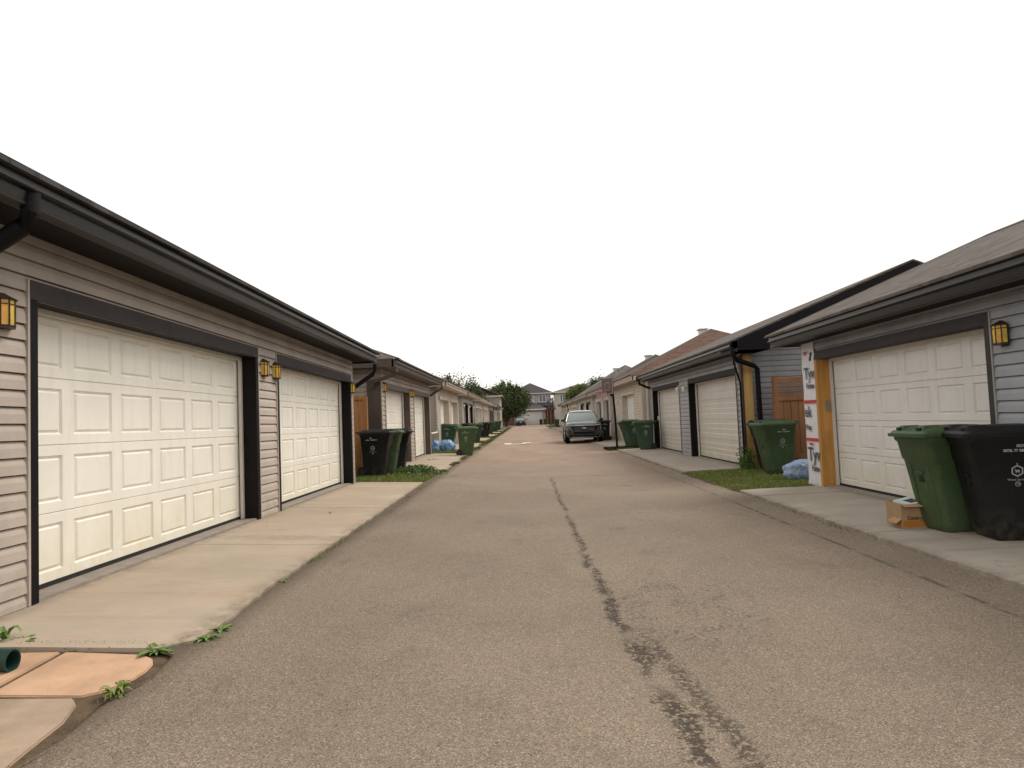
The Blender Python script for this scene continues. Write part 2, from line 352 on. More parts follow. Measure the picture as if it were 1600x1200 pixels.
C_CAP = plain('ridge_shingles', (.10, .085, .076), .9, .4, 7, .1, bump=.4, fine=90); C_GUT = plain('black_gutter', (.011, .0098, .009), .32, .2, 4, .45); COURSE = .112
def siding_rect(b, P, ya, yb, za, zb):
    """lapped boards on the lane-facing plane; P(d, y, z): d is the distance into the building"""
    k = math.floor(za/COURSE)
    while k*COURSE < zb:
        c0 = k*COURSE; z0 = max(za, c0); z1 = min(zb, c0+COURSE)
        if z1-z0 > .002:
            def d_at(z):
                t = (z-c0)/COURSE
                return -.020+.004*(t/.62) if t < .62 else -.016+.015*((t-.62)/.38)**1.3
            zz = [z0]+[z for z in (c0+.62*COURSE, c0+.81*COURSE) if z0+.01 < z < z1]+[z1-1e-4]
            g = .009 if z0 == c0 else 0
            if g and z1-z0 < .02: k += 1; continue
            b.quad(P(.014, ya, z0-.001), P(.014, yb, z0-.001), P(.014, yb, z0+g), P(.014, ya, z0+g))
            z0 += g; zz[0] = z0
            b.quad(P(.014, ya, z0), P(.014, yb, z0), P(d_at(z0), yb, z0), P(d_at(z0), ya, z0))
            for p, q in zip(zz[:-1], zz[1:]): b.quad(P(d_at(p), ya, p), P(d_at(p), yb, p), P(d_at(q), yb, q), P(d_at(q), ya, q))
        k += 1
def panel_door(b, P, ya, yb, za, zb, d, rows=4, ncol=6, flat=False):
    """sectional door with embossed panels"""
    hs = (zb-za)/rows; wc = (yb-ya)/ncol
    for r in range(rows):
        s0, s1 = za+r*hs, za+(r+1)*hs; g = .006
        for seg in ((s0, s0+g), (s1-g, s1)):
            dd0, dd1 = (d+.012, d) if seg[0] == s0 else (d, d+.012)
            b.quad(P(dd0, ya, seg[0]), P(dd0, yb, seg[0]), P(dd1, yb, seg[1]), P(dd1, ya, seg[1]))
        a0, a1 = s0+g, s1-g
        if flat:
            zs = [a0, a0+hs*.25, a0+hs*.28, a0+hs*.5, a0+hs*.53, a0+hs*.75, a0+hs*.78, a1]; ds = [0, 0, .006, 0, .006, 0, .006, 0]
            ds = [d+v for v in ds]
            for i in range(7): b.quad(P(ds[i], ya, zs[i]), P(ds[i], yb, zs[i]), P(ds[i+1], yb, zs[i+1]), P(ds[i+1], ya, zs[i+1]))
            continue
        for c in range(ncol):
            y0, y1 = ya+c*wc, ya+(c+1)*wc; mz = .072*hs/.5; my = .064*wc/.6
            O = [(y0, a0), (y1, a0), (y1, a1), (y0, a1)]
            def rect(iy, iz): return [(y0+my+iy, a0+mz+iz), (y1-my-iy, a0+mz+iz), (y1-my-iy, a1-mz-iz), (y0+my+iy, a1-mz-iz)]
            rings = [(O, 0), (rect(0, 0), 0), (rect(.012, .012), .017), (rect(.022, .022), .017), (rect(.040, .036), .002)]
            for (A, da), (B, db) in zip(rings[:-1], rings[1:]):
                for i in range(4):
                    j = (i+1) % 4; b.quad(P(d+da, *A[i]), P(d+da, *A[j]), P(d+db, *B[j]), P(d+db, *B[i]))
            L = rings[-1][0]; b.quad(*[P(d+.002, *q) for q in L])
def gutter_profile(b, P, oh, y0, y1, zt, slope=0):
    prof = [(0, 0), (-.012, .0), (-.012, -.012), (-.006, -.014), (-.006, -.078), (-.026, -.084), (-.030, -.094), (-.024, -.104), (.012, -.112), (.022, -.17), (.016, -.178), (.018, -.19), (.03, -.2), (.1, -.2), (.1, 0)]
    r = []
    for y in (y0, y1): r.append([P(-oh+dd-.0, y, zt+zz+(slope*(y-y0))) for dd, zz in prof])
    b.loft(r)
def downspout(P, root, y, oh, zt, zw, y2, mat, bottom, r=.038):
    b = MB(); b.tube([P(-oh+.03, y, zt-.17), P(-oh+.03, y, zt-.27), P(-oh+.12, y+(y2-y)*.25, zt-.36), P(-.14, y+(y2-y)*.85, zw), P(-.05, y2, zw-.08), P(-.05, y2, bottom+.2), P(-.05, y2, bottom+.08), P(-.2, y2, bottom+.02)], r, 8)
    b.build('downspout', mat, root, smooth=True)
def garage(s, y0, y1, label, side, trim, gut, dmat, doors, zb, zt, zh, roof='hip', slope=.45, roofmat=None, oh=.48, depth=5.6, group='garages along the lane',
           near_side=None, flat_door=False, taper=0, rows=4, gutter_ends=(.45, .3), frame=None, half=None, jambs=None, rake=None, rakemat=None, ridge_end=None, vent=False, skip_near=False, yend=None, corner=None, header=None):
    """s=-1 left, +1 right. zb foot of wall, zt soffit height, zh head of the door opening"""
    XW = XWL if s < 0 else XWR; ym = y0
    def P(d, y, z): return (s*(XW+d), y, zb+(z-zb)*(1-taper*(y-ym)))
    root = empty('garage', (0, 0, 0)); tag(root, label, 'garage', group)
    # the root sits at the foot of the wall; meshes are written in world coordinates relative to it
    rx = s*(XW+depth/2); ry = (y0+y1)/2; root.location = (rx, ry, zb)
    def fix(o): o.location = (-rx, -ry, -zb); return o
    # walls
    b = MB(); ys = [y0]+[v for dd in doors for v in dd]+[y1]
    for i in range(0, len(ys), 2):
        if ys[i+1]-ys[i] > .02: siding_rect(b, P, ys[i], ys[i+1], zb, zh)
    siding_rect(b, P, y0, y1, zh, zt)
    # end walls, facing along the lane
    for (ye, sg) in ((y0, -1), (y1, 1)):
        k = math.floor(zb/COURSE)
        ztop = zt
        apex = zt + (half or (depth/2+oh))*slope - .1 if roof == 'gable' else zt
        while k*COURSE < apex:
            c0 = k*COURSE; z0 = max(zb, c0); z1 = min(apex, c0+COURSE)
            da = 0 if z0 <= zt else (z0-zt)/slope
            db_ = 0 if z1 <= zt else (z1-zt)/slope
            e0, e1, e2 = .019, .015, .001
            Q = lambda d, o, z: (s*(XW+d), ye+sg*o, zb+(z-zb)*(1-taper*(ye-ym)))
            zm = z0+.65*(z1-z0); dm = da+(db_-da)*.65
            g = .010 if (z0 == c0 and z1-z0 > .03) else 0
            b.quad(Q(da, -.014, z0), Q(depth-da, -.014, z0), Q(depth-da, -.014, z0+g+.001), Q(da, -.014, z0+g+.001)); z0 += g
            b.quad(Q(da, -.014, z0), Q(depth-da, -.014, z0), Q(depth-da, e0, z0), Q(da, e0, z0))
            b.quad(Q(da, e0, z0), Q(depth-da, e0, z0), Q(depth-dm, e1, zm), Q(dm, e1, zm))
            b.quad(Q(dm, e1, zm), Q(depth-dm, e1, zm), Q(depth-db_, e2, z1), Q(db_, e2, z1))
            k += 1
    b.quad(P(depth, y0, zb), P(depth, y1, zb), P(depth, y1, zt), P(depth, y0, zt))
    fix(b.build('wall', side, root, recalc=False))
    b = MB(); 
    b.box(*sorted((s*(XW+.004), s*(XW+depth-.01))), y0+.004, y1-.004, zb-.15, zb+.035) if False else None
    for (ya, yb_) in doors:
        b.box(*sorted((s*(XW+.0), s*(XW+.24))), ya, yb_, zb-.1, zb+.016)
    b.box(*sorted((s*(XW+.3), s*(XW+depth-.05))), y0+.05, y1-.05, zb-.15, zb+.02)
    fix(b.build('foundation', M_FOUND, root))
    # corners
    for ye in (y0, y1):
        b = MB(); sg = -1 if ye == y0 else 1
        zt_ = zb+(zt-zb)*(1-taper*(ye-ym))
        b.box(*sorted((s*(XW-.02), s*(XW+.06))), *sorted((ye+sg*.02, ye-sg*.055)), zb, zt_-.004)
        fix(b.build('corner_trim', corner or side, root))
    fr = frame or trim
    for di, (ya, yb_) in enumerate(doors):
        # frame: returns into the opening and flat trim on the face
        b = MB(); D = .2; tw = .075; th = .13
        def bx(d0, d1, a, c, z0, z1):
            r0 = [P(d0, a, z0), P(d1, a, z0), P(d1, c, z0), P(d0, c, z0)]; r1 = [P(d0, a, z1), P(d1, a, z1), P(d1, c, z1), P(d0, c, z1)]; b.loft([r0, r1])
        jm = (jambs or {}).get(di)
        bx(-.026, D, ya-.025, ya, zb, zh+.02) if not (jm == 'near') else None
        bx(-.026, -.0155, ya-tw, ya-.025, zb, zh+th)
        if jm != 'far':
            bx(-.026, D, yb_, yb_+.025, zb, zh+.02); bx(-.026, -.0155, yb_+.025, yb_+tw, zb, zh+th)
        ytop = yb_+.025 if jm != 'far' else yb_+.3
        bx(-.026, D, ya-.025, ytop, zh, zh+.02); bx(-.030, -.0155, ya-tw, yb_+tw if jm != 'far' else yb_+.3, zh-.0, zh+th)
        fix(b.build('door_frame', fr, root)) if not header else None
        if header:   # the head board is a separate, greyer piece
            nv = 8; keep = b; hb = MB(); hb.v = keep.v[-nv:]; off = len(keep.v)-nv; hb.f = [tuple(i-off for i in f) for f in keep.f if min(f) >= off]
            keep.v = keep.v[:-nv]; keep.f = [f for f in keep.f if max(f) < off]
            fix(keep.build('door_frame', fr, root)); fix(hb.build('head_board', header, root))
        for (ja, jb) in ((ya-tw-.022, ya-tw-.002), (yb_+tw+.002, yb_+tw+.022)):
            if jm == 'far' and ja > yb_: continue
            if ja < y0 or jb > y1: continue
            b = MB(); bx(-.028, -.001, ja, jb, zb, zh+th+.0); fix(b.build('trim_channel', corner or side, root))
        b = MB(); bx(D-.055, D-.02, ya, ya+.03, zb+.02, zh); bx(D-.055, D-.02, yb_-.045, yb_, zb+.02, zh); bx(D-.055, D-.02, ya+.03, yb_-.045, zh-.04, zh)
        fix(b.build('door_stop', C_WHITE, root))
        b = MB(); panel_door(b, P, ya+.005, yb_-.005, zb+.045, zh+.01, D, rows, 6 if yb_-ya > 3.2 else 5, flat_door)
        d_ = fix(b.build('garage_door', dmat, root, recalc=True))
        b = MB(); b.box(*sorted((s*(XW+D-.004), s*(XW+D+.03))), ya+.004, yb_-.004, zb+.016, zb+.048)
        b.build('bottom_seal', C_RUB, d_)
    # soffit + fascia + gutter
    ye0, ye1 = y0-gutter_ends[0], y1+gutter_ends[1]
    b = MB(); rr = [[P(-oh+.1, y, zt), P(-oh+.1, y, zt+.02), P(.3, y, zt+.02), P(.3, y, zt)] for y in (ye0+.01, ye1-.01)]; b.loft(rr)
    fix(b.build('soffit', gut, root))
    b = MB(); gutter_profile(b, P, oh-.02, ye0, ye1, zt+.18)
    fix(b.build('gutter', C_GUT if gut is C_BLACK else gut, root))
    # roof
    ze = zt+.185; hw = half or (depth/2+oh); xe = -oh-.03
    A = lambda d, y, z: P(d, y, z)
    b = MB(); th = .035
    if roof == 'gable':
        for (d0, d1) in ((xe, xe+hw), (xe+2*hw, xe+hw)):
            r0 = [A(d0, ye0, ze), A(d0, ye0, ze-th), A(d1, ye0, ze+hw*slope-th), A(d1, ye0, ze+hw*slope)]
            r1 = [A(d0, ye1, ze), A(d0, ye1, ze-th), A(d1, ye1, ze+hw*slope-th), A(d1, ye1, ze+hw*slope)]
            b.loft([r0, r1])
        rf = fix(b.build('roof', roofmat, root))
        for ye, sg in ((ye0, 1), (ye1, -1)):
            b = MB(); b.loft([[P(-oh+.02, ye+sg*.004, zt-.0), P(.32, ye+sg*.004, zt-.0), P(.32, ye+sg*.004, zt+.3), P(-oh+.02, ye+sg*.004, zt+.16)], [P(-oh+.02, (y0 if sg > 0 else y1)-sg*.02, zt-.0), P(.32, (y0 if sg > 0 else y1)-sg*.02, zt), P(.32, (y0 if sg > 0 else y1)-sg*.02, zt+.3), P(-oh+.02, (y0 if sg > 0 else y1)-sg*.02, zt+.16)]])
            fix(b.build('eave_return', rakemat or gut, root))
        for ye, sg in ((ye0, 1), (ye1, -1)):
            for (d0, d1) in ((xe, xe+hw), (xe+2*hw, xe+hw)):
                b = MB(); hgt = .16
                r0 = [A(d0, ye+sg*.0, ze-th-.002), A(d0, ye+sg*.0, ze-th-hgt), A(d1, ye, ze+hw*slope-th-hgt), A(d1, ye, ze+hw*slope-th-.002)]
                r1 = [(p[0], p[1]+sg*.03, p[2]) for p in r0]; b.loft([r0, r1])
                y_in = (y0 if sg > 0 else y1)-sg*.02; up = .11
                r2 = [A(d0, ye+sg*.03, ze-th-up), A(d1, ye+sg*.03, ze+hw*slope-th-up), A(d1, y_in, ze+hw*slope-th-up), A(d0, y_in, ze-th-up)]
                r3 = [(p[0], p[1], p[2]+.02) for p in r2]; b.loft([r2, r3])
                b.build('rake_board', rakemat or gut, rf)
    else:
        ly = (ye1-ye0)/2; t = min(hw, ly)
        ra, rb_ = ye0+t, ye1-t
        if rb_-ra < .02: ra = rb_ = (ye0+ye1)/2
        dr = xe+hw; zr = ze+t*slope if hw <= ly else ze+hw*slope
        c = [A(xe, ye0, ze), A(xe, ye1, ze), A(xe+2*hw, ye1, ze), A(xe+2*hw, ye0, ze)]; k1, k2 = A(dr, ra, zr), A(dr, rb_, zr)
        b.quad(c[0], c[1], k2, k1); b.quad(c[2], c[3], k1, k2); b.tri(c[3], c[0], k1); b.tri(c[1], c[2], k2)
        lo = [(p[0], p[1], p[2]-th) for p in c]
        for i in range(4): j = (i+1) % 4; b.quad(c[i], c[j], lo[j], lo[i])
        b.poly(lo)
        # ridge and hip caps
        cb = MB()
        def cap(p, q):
            p, q = Vector(p), Vector(q); t_ = (q-p).normalized(); a_ = t_.cross(Vector((0, 0, 1))).normalized()*.11; u = Vector((0, 0, .014))
            for sg in (1, -1): cb.quad(p+u, q+u, q+sg*a_-Vector((0, 0, .11*slope*.85)), p+sg*a_-Vector((0, 0, .11*slope*.85)))
        for p, q in ((c[0], k1), (c[1], k2), (c[2], k2), (c[3], k1)): cap(p, q)
        if rb_ > ra: cap(k1, k2)
        rf = fix(b.build('roof', roofmat, root, recalc=False)); cb.build('ridge_cap', C_CAP, rf, recalc=False)
        # boards closing the eaves of the two hipped ends
        for ye, sg in ((ye0, 1), (ye1, -1)):
            b = MB(); z1_ = P(0, ye, ze)[2]-th-.002
            b.box(*sorted((s*(XW-oh+.08), s*(XW+xe+2*hw))), *sorted((ye, ye+sg*.03)), z1_-.16, z1_)
            b.box(*sorted((s*(XW+.3), s*(XW+xe+2*hw))), *sorted((ye+sg*.03, (y0 if sg > 0 else y1)-sg*.02)), P(0, ye, zt)[2], P(0, ye, zt)[2]+.02)
            fix(b.build('fascia', rakemat or gut, root))
        if vent:
            b = MB(); dv = dr-.35; zv = zr-.35*slope
            b.box(*sorted((s*(XW+dv-.15), s*(XW+dv+.15))), (ra+rb_)/2-.2, (ra+rb_)/2+.2, zv-.08, zv+.14)
            b.box(*sorted((s*(XW+dv-.22), s*(XW+dv+.22))), (ra+rb_)/2-.27, (ra+rb_)/2+.27, zv+.14, zv+.19)
            b.build('roof_vent', C_WHITE, rf, bevel=.02)
    return root, P, fix
# left side ---------------------------------------------------------------
zL = .145
g, P, fix = garage(-1, 4.12, 13.2, 'long garage with pinkish siding, two cream panelled doors and black gutter, nearest on the left', S_PINK, C_CHAR, C_BLACK, D_CREAM,
    [(4.6, 8.4), (9.2, 12.98)], zL, 2.64, 2.20, roofmat=SH_DARK, taper=.0062, frame=C_BLACK, header=C_CHAR, slope=.4, corner=S_PINK, gutter_ends=(.8, .3))
for nm, y, y2 in (('near', 3.98, 3.9), ('far', 13.38, 13.3)):
    b = MB(); zz = P(0, y, 2.6)[2]
    b.tube([P(-.43, y, zz+.12), P(-.43, y, zz-.0), P(-.38, y, zz-.09), P(-.04, y2 if nm == 'near' else 13.27, zz-.35), P(.04, y2 if nm == 'near' else 13.27, zz-.4)]+([P(.04, 13.27, .2)] if nm == 'far' else [P(.06, y2, .3)]), .055 if nm == 'near' else .042, 10)
    fix(b.build('downspout', C_BLACK, g, smooth=True))
g2, P, fix = garage(-1, 15.9, 24.0, 'tan sided garage with brown trim and two white doors beyond the wooden gate', S_TAN, C_BROWN, C_BROWN, D_CREAM,
    [(16.35, 19.7), (20.55, 23.75)], .13, 2.56, 2.12, roofmat=SH_BROWN, slope=.4, flat_door=False, corner=C_BEIGE)
b = MB(); b.box(-XWL-.30, -XWL+.02, 15.78, 15.86, .13, 2.30); fix(b.build('corner_post', C_BROWN, g2))
b = MB(); b.tube([P(-.43, 15.55, 2.56), P(-.43, 15.55, 2.45), P(-.38, 15.58, 2.38), P(.1, 15.7, 2.24), P(.18, 15.72, 2.1)], .045, 8); fix(b.build('downspout', C_BROWN, g2, smooth=True))
b = MB(); b.tube([P(-.43, 24.3, 2.6), P(-.43, 24.3, 2.45), P(-.1, 24.2, 2.25), P(.05, 24.2, 2.15), P(.05, 24.2, .3)], .045, 8); fix(b.build('downspout', C_BROWN, g2, smooth=True))
g3, P, fix = garage(-1, 26.3, 34.4, 'cream garage with cream frames and a white downspout behind the two blue bags', S_CREAM, C_CREAM, C_CREAM, D_CREAM, [(26.9, 30.0), (30.9, 33.9)], .13, 2.62, 2.15, roofmat=SH_BROWN, slope=.4)
b = MB(); b.tube([P(-.2, 25.95, 2.6), P(-.05, 26.1, 2.5), P(.02, 26.2, 2.4), P(.02, 26.2, .95), P(.02, 26.0, .85), P(.2, 25.6, .82)], .045, 8); fix(b.build('downspout', C_WHITE, g3, smooth=True))
garage(-1, 36.6, 44.2, 'fourth garage on the left, with black door returns and small white lamps', S_LIGHT, C_BROWN, C_BEIGE, D_WHITE, [(37.3, 40.1), (41, 43.7)], .12, 2.62, 2.15, roofmat=SH_BROWN, slope=.4, frame=C_BLACK)
for y0, y1, lab, sd_, tr, gu, dm, rf in [
    (46, 54, 'pale garage with white frames after the dark framed one on the left', S_LIGHT, C_WHITE, C_CREAM, D_WHITE, SH_GREY),
    (55.6, 63, 'cream garage with cream gutter, sixth along the left side', S_CREAM, C_WHITE, C_CREAM, D_CREAM, SH_BROWN),
    (64.6, 72.2, 'grey brown garage with dark doors, first of the dark ones far down the left side', S_MAUVE, C_BROWN, C_BEIGE, D_GREY, SH_GREY),
    (74, 82, 'dark sided garage with one pale post, second last on the left', S_DARK, C_WHITE, C_BROWN, D_GREY, SH_DARK),
    (84, 92, 'small far garage in brown siding, last on the left before the red fence', S_MAUVE, C_BEIGE, C_GREY, D_GREY, SH_BROWN)]:
    L = y1-y0; garage(-1, y0, y1, lab, sd_, tr, gu, dm, [(y0+.5, y0+3.7), (y0+4.3, y1-.5)], .11, 2.6, 2.12, roofmat=rf, slope=.42)
# right side --------------------------------------------------------------
gr, PR, fix = garage(1, 3.0, 11.1, 'grey garage with brown hip roof and stained wooden door jamb, nearest on the right', S_BLUE, C_CHAR, C_BLACK, D_WHITE,
    [(6.72, 10.52)], .035, 2.27, 1.975, roofmat=SH_TAUPE, half=2.25, depth=3.6, slope=.45, oh=.44, jambs={0: 'far'}, frame=C_CHAR, gutter_ends=(.4, .3), corner=C_GREY)
b = MB(); b.box(XWR-.045, XWR+.2, 10.52, 10.60, .03, 1.975); fix(b.build('wooden_jamb', W_NEW, gr))
b = MB(); b.box(XWR+.14, XWR+.20, 10.44, 10.50, 1.1, 1.24); 
kp = MB(); kp.box(XWR+.06, XWR+.12, 10.50, 10.52, 1.18, 1.34); fix(kp.build('keypad', plain('keypad_grey', (.25, .22, .17), .6), gr, bevel=.006))
# house wrap, slightly loose
M_WRAP = plain('house_wrap', (.66, .65, .66), .45, .06, 8, .4, bump=.25, fine=7)
b = MB(); NY, NZ = 10, 60
for j in range(NZ+1):
    for i in range(NY+1):
        z = .02+(2.235)*j/NZ; y = 10.61+.475*i/NY
        bow = .012*math.sin(z*5+i*.8)*math.sin(i*.9+z*11)+.02*max(0, 1-z/.35)*(i/NY)
        b.v.append((XWR-.024-abs(bow), y, z+(.03*(i/NY-.5) if j == 0 else 0)))
for j in range(NZ):
    for i in range(NY): b.f.append((j*(NY+1)+i, j*(NY+1)+i+1, (j+1)*(NY+1)+i+1, (j+1)*(NY+1)+i))
wr = fix(b.build('house_wrap', M_WRAP, gr, smooth=True, recalc=False))
M_INK = plain('wrap_ink', (.05, .055, .075), .6); M_REDINK = plain('wrap_red', (.45, .02, .02), .6)
def wrap_text(t, size, y, z, mat, sx=1):
    X, Y, Z = (0, -1, 0), (0, 0, 1), (-1, 0, 0)
    m = Matrix((X, Y, Z)).transposed().to_4x4(); m.translation = (XWR-.048, y, z); text_obj('lettering', t, size, mat, m, wr, bold=.004, sx=sx)
for t, sz, y, z, mt, sx in [('Tyv', .26, 10.80, 1.77, M_INK, 1.0), ('Home', .12, 10.79, 1.58, M_INK, .95), ('ek', .25, 10.93, 1.17, M_INK, .95), ('Wrap', .12, 10.95, .93, M_INK, .8), ('Tyv', .30, 10.79, .50, M_INK, 1.0), ('Home', .13, 10.77, .29, M_INK, .8), ('TRY', .06, 10.92, 2.1, M_REDINK, 1.2), ('STYLE', .04, 10.88, .665, M_REDINK, 1.2)]:
    wrap_text(t, sz, y, z, mt, sx)
for z in (1.335, .74):
    b = MB(); b.box(XWR-.047, XWR-.0455, 10.612, 11.082, z-.024, z+.024); b.build('red_stripe', M_REDINK, wr)

gr2, PR, fix = garage(1, 14.25, 24.35, 'grey sided garage with black gable edge and bare wooden corner board, second on the right', S_GREY, C_BEIGE, C_BLACK, D_GREY,
    [(14.62, 18.75), (20.0, 24.0)], .02, 2.42, 2.02, roof='gable', roofmat=SH_TAUPE, half=3.67, depth=6.4, slope=.40, oh=.44, flat_door=True, frame=C_BLACK, gutter_ends=(.85, .35), rakemat=C_BLACK, corner=C_GREY)
b = MB(); b.box(XWR+.0, XWR+.19, 14.16, 14.225, .0, 2.38); fix(b.build('sheathing_board', W_PLY, gr2))
b = MB(); b.box(XWR-.045, XWR-.002, 14.15, 14.30, .0, 2.38); fix(b.build('rough_jamb', plain('dark_wood', (.07, .04, .02), .7), gr2))
b = MB(); b.tube([(4.16, 13.5, 2.42), (4.16, 13.5, 2.33), (4.25, 13.6, 2.24), (4.72, 14.0, 2.14), (4.81, 14.08, 2.08), (4.82, 14.08, .3)], .05, 8); fix(b.build('downspout', C_BLACK, gr2, smooth=True))
b = MB(); b.tube([(4.18, 13.5, 2.4), (4.22, 13.7, 2.2), (4.40, 14.05, 1.95), (4.46, 14.12, 1.8), (4.46, 14.12, .3)], .02, 6); fix(b.build('cable', C_BLACK, gr2, smooth=True))
b = MB(); b.tube([(4.16, 24.6, 2.45), (4.16, 24.6, 2.33), (4.4, 24.5, 2.2), (4.62, 24.45, 2.12)], .045, 8); fix(b.build('downspout', C_BLACK, gr2, smooth=True))
b = MB(); b.box(XWR+.10, XWR+.16, 23.96, 23.985, 1.0, 1.15); fix(b.build('keypad', C_WHITE, gr2))
gr3, PR, fix = garage(1, 26.3, 34.6, 'cream brick-look garage with red-brown hip roof, third on the right', S_CREAM, C_CREAM, C_CREAM, D_WHITE, [(28.2, 31.6)], .02, 2.56, 2.1, roofmat=SH_RED, half=4.4, depth=7.8, slope=.49, gutter_ends=(.3, .3), vent=True, corner=C_CREAM)
b = MB(); b.tube([(4.75, 26.1, 2.6), (4.72, 26.2, 2.4), (4.72, 26.2, .3)], .045, 8); fix(b.build('downspout', C_WHITE, gr3, smooth=True))
garage(1, 36.2, 43.6, 'beige garage with doors shaded dark as open doorways and dark hip roof beyond the basketball hoop', S_LIGHT, C_BEIGE, C_BEIGE, D_SHADE, [(36.7, 39.3), (40.4, 43.0)], .02, 2.52, 2.1, roofmat=SH_DARK, half=3.65, depth=6.3, slope=.53, vent=True, frame=C_WHITE)  # closed door panels coloured dark like the shade inside open doorways
garage(1, 46, 57, 'long pale garage with grey hip roof and white vent behind the parked SUV', S_LIGHT, C_BEIGE, C_BEIGE, D_WHITE, [(46.8, 50), (51.5, 54.8)], .02, 2.55, 2.1, roofmat=SH_GREY, half=3.3, depth=5.7, slope=.62, vent=True, frame=C_BLACK)
for y0, y1, lab, sd_, gu, rf in [
    (59, 66, 'pale green grey garage, sixth along the right side', S_LIGHT, C_BEIGE, SH_GREY),
    (68, 75, 'cream garage beside the leaning thin trunk on the right', S_CREAM, C_CREAM, SH_BROWN),
    (77, 84, 'last small garage on the right side, pale siding', S_LIGHT, C_GREY, SH_GREY)]:
    garage(1, y0, y1, lab, sd_, C_WHITE, gu, D_WHITE, [(y0+.5, y0+3.2), (y0+3.9, y1-.5)], .02, 2.55, 2.1, roofmat=rf, slope=.42)
# ------------------------------------------------------------------ wall lanterns
M_BRONZE = plain('bronze', (.06, .038, .028), .45, .3, 20, .5, .4)
def amber(name, c):
    n = N(name, .3, .5); f = n.noise(14, 3, .6)
    n.b.inputs['Transmission Weight'].default_value = .0; n.b.inputs['Subsurface Weight'].default_value = .3
    n.b.inputs['Subsurface Radius'].default_value = (.03, .02, .005)
    return n.color(n.mix(n.ramp(f, .3, .7), mul(c, .75), mul(c, 1.2)))
A1 = amber('amber_glass', (.62, .46, .06)); A2 = amber('orange_glass', (.72, .38, .06))
M_FROST = plain('frosted_glass', (.75, .73, .7), .25, .05, 5, .5)
def lantern():
    root = empty('wall_lantern')
    b = MB(); b.box(.0, .014, -.055, .055, -.13, .07); b.box(.014, .045, -.015, .015, -.12, -.09); b.build('back_plate', M_BRONZE, root, bevel=.004)
    ang = [R(a) for a in (-90, -54, -18, 18, 54, 90)]; r0 = .082; cx = .03
    pt = lambda k, r, z: (cx+r*math.cos(ang[k]), r*math.sin(ang[k]), z)
    for k in range(5):
        b = MB(); b.poly([pt(k, r0, -.10), pt(k+1, r0, -.10), pt(k+1, r0, .075), pt(k, r0, .075)]); b.build('glass_panel', (A1, A2)[k % 2], root)
    b = MB()
    for k in range(6): b.tube([pt(k, r0+.002, -.105), pt(k, r0+.002, .08)], .0055, 4)
    for z in (-.10, .045, .078): b.tube([pt(k, r0+.003, z) for k in range(6)], .005, 4)
    b.poly([pt(k, r0+.006, -.108) for k in range(6)]); b.poly([pt(k, r0+.006, -.116) for k in range(6)])
    for k in range(5): b.quad(pt(k, r0+.006, -.108), pt(k+1, r0+.006, -.108), pt(k+1, r0+.006, -.116), pt(k, r0+.006, -.116))
    b.build('frame', M_BRONZE, root, recalc=False)
    b = MB()
    for k in range(5): b.quad(pt(k, r0+.018, .078), pt(k+1, r0+.018, .078), pt(k+1, .02, .125), pt(k, .02, .125))
    b.poly([pt(k, .02, .125) for k in range(6)]); b.poly([pt(k, r0+.018, .077) for k in range(6)]); b.build('cap', M_BRONZE, root, recalc=False)
    return root
def jelly():
    root = empty('wall_lamp'); b = MB(); b.cyl((.01, 0, 0), (1, 0, 0), .05, .02); b.tube([(.01, 0, 0), (.08, 0, .01), (.09, 0, -.03)], .015, 6); b.build('bracket', C_WHITE, root)
    b = MB(); b.tube([(.09, 0, -.02), (.09, 0, -.06), (.09, 0, -.12), (.09, 0, -.16)], [.03, .06, .055, .02], 12); b.build('glass_globe', M_FROST, root, smooth=True); return root
lan = lantern(); first = True
for X_, y, z, lab in [
    (-3.355, 4.285, 2.07, 'amber glass wall lantern left of the nearest cream door, closest to the camera'),
    (-3.355, 8.66, 2.03, 'amber wall lantern on the pinkish pier, beside the first cream door'),
    (-3.355, 9.06, 2.02, 'amber wall lantern on the pinkish pier, just before the second cream door'),
    (-3.355, 13.12, 1.98, 'amber wall lantern at the far corner of the pinkish garage, above the black bins'),
    (-3.355, 16.16, 2.13, 'amber wall lantern at the near corner of the tan garage, beside the brown post'),
    (-3.355, 19.92, 2.13, 'amber wall lantern on the tan garage pier, next to its first door'),
    (-3.355, 20.28, 2.13, 'amber wall lantern on the tan garage pier, next to its second door'),
    (4.525, 6.45, 1.87, 'amber wall lantern on the blue-grey siding above the two bins at the right')]:
    o = lan if first else copy_tree(lan); first = False
    o.location = (X_, y, z); o.rotation_euler = (0, 0, 0 if X_ < 0 else math.pi); tag(o, lab, 'wall lantern', 'amber wall lanterns beside the garage doors')
    o.scale = (.93, .93, .95)
jl = jelly(); first = True
for X_, y, z, lab in [(-3.355, 26.6, 2.25, 'white wall lamp at the near corner of the cream garage'), (-3.355, 36.95, 2.15, 'white wall lamp left of the black framed doors'), (-3.355, 40.55, 2.15, 'white wall lamp between the black framed doors'),
    (-3.355, 43.95, 2.15, 'white wall lamp right of the black framed doors'), (4.525, 19.0, 1.98, 'white wall lamp on the grey pier nearest the camera, right side'), (4.525, 19.75, 2.0, 'white wall lamp on the grey pier, farther of the two'), (4.525, 33.0, 1.9, 'white wall lamp on the cream garage beyond its door')]:
    o = jl if first else copy_tree(jl); first = False
    o.location = (X_, y, z); o.rotation_euler = (0, 0, 0 if X_ < 0 else math.pi); tag(o, lab, 'wall lamp', 'white wall lamps on the garages')

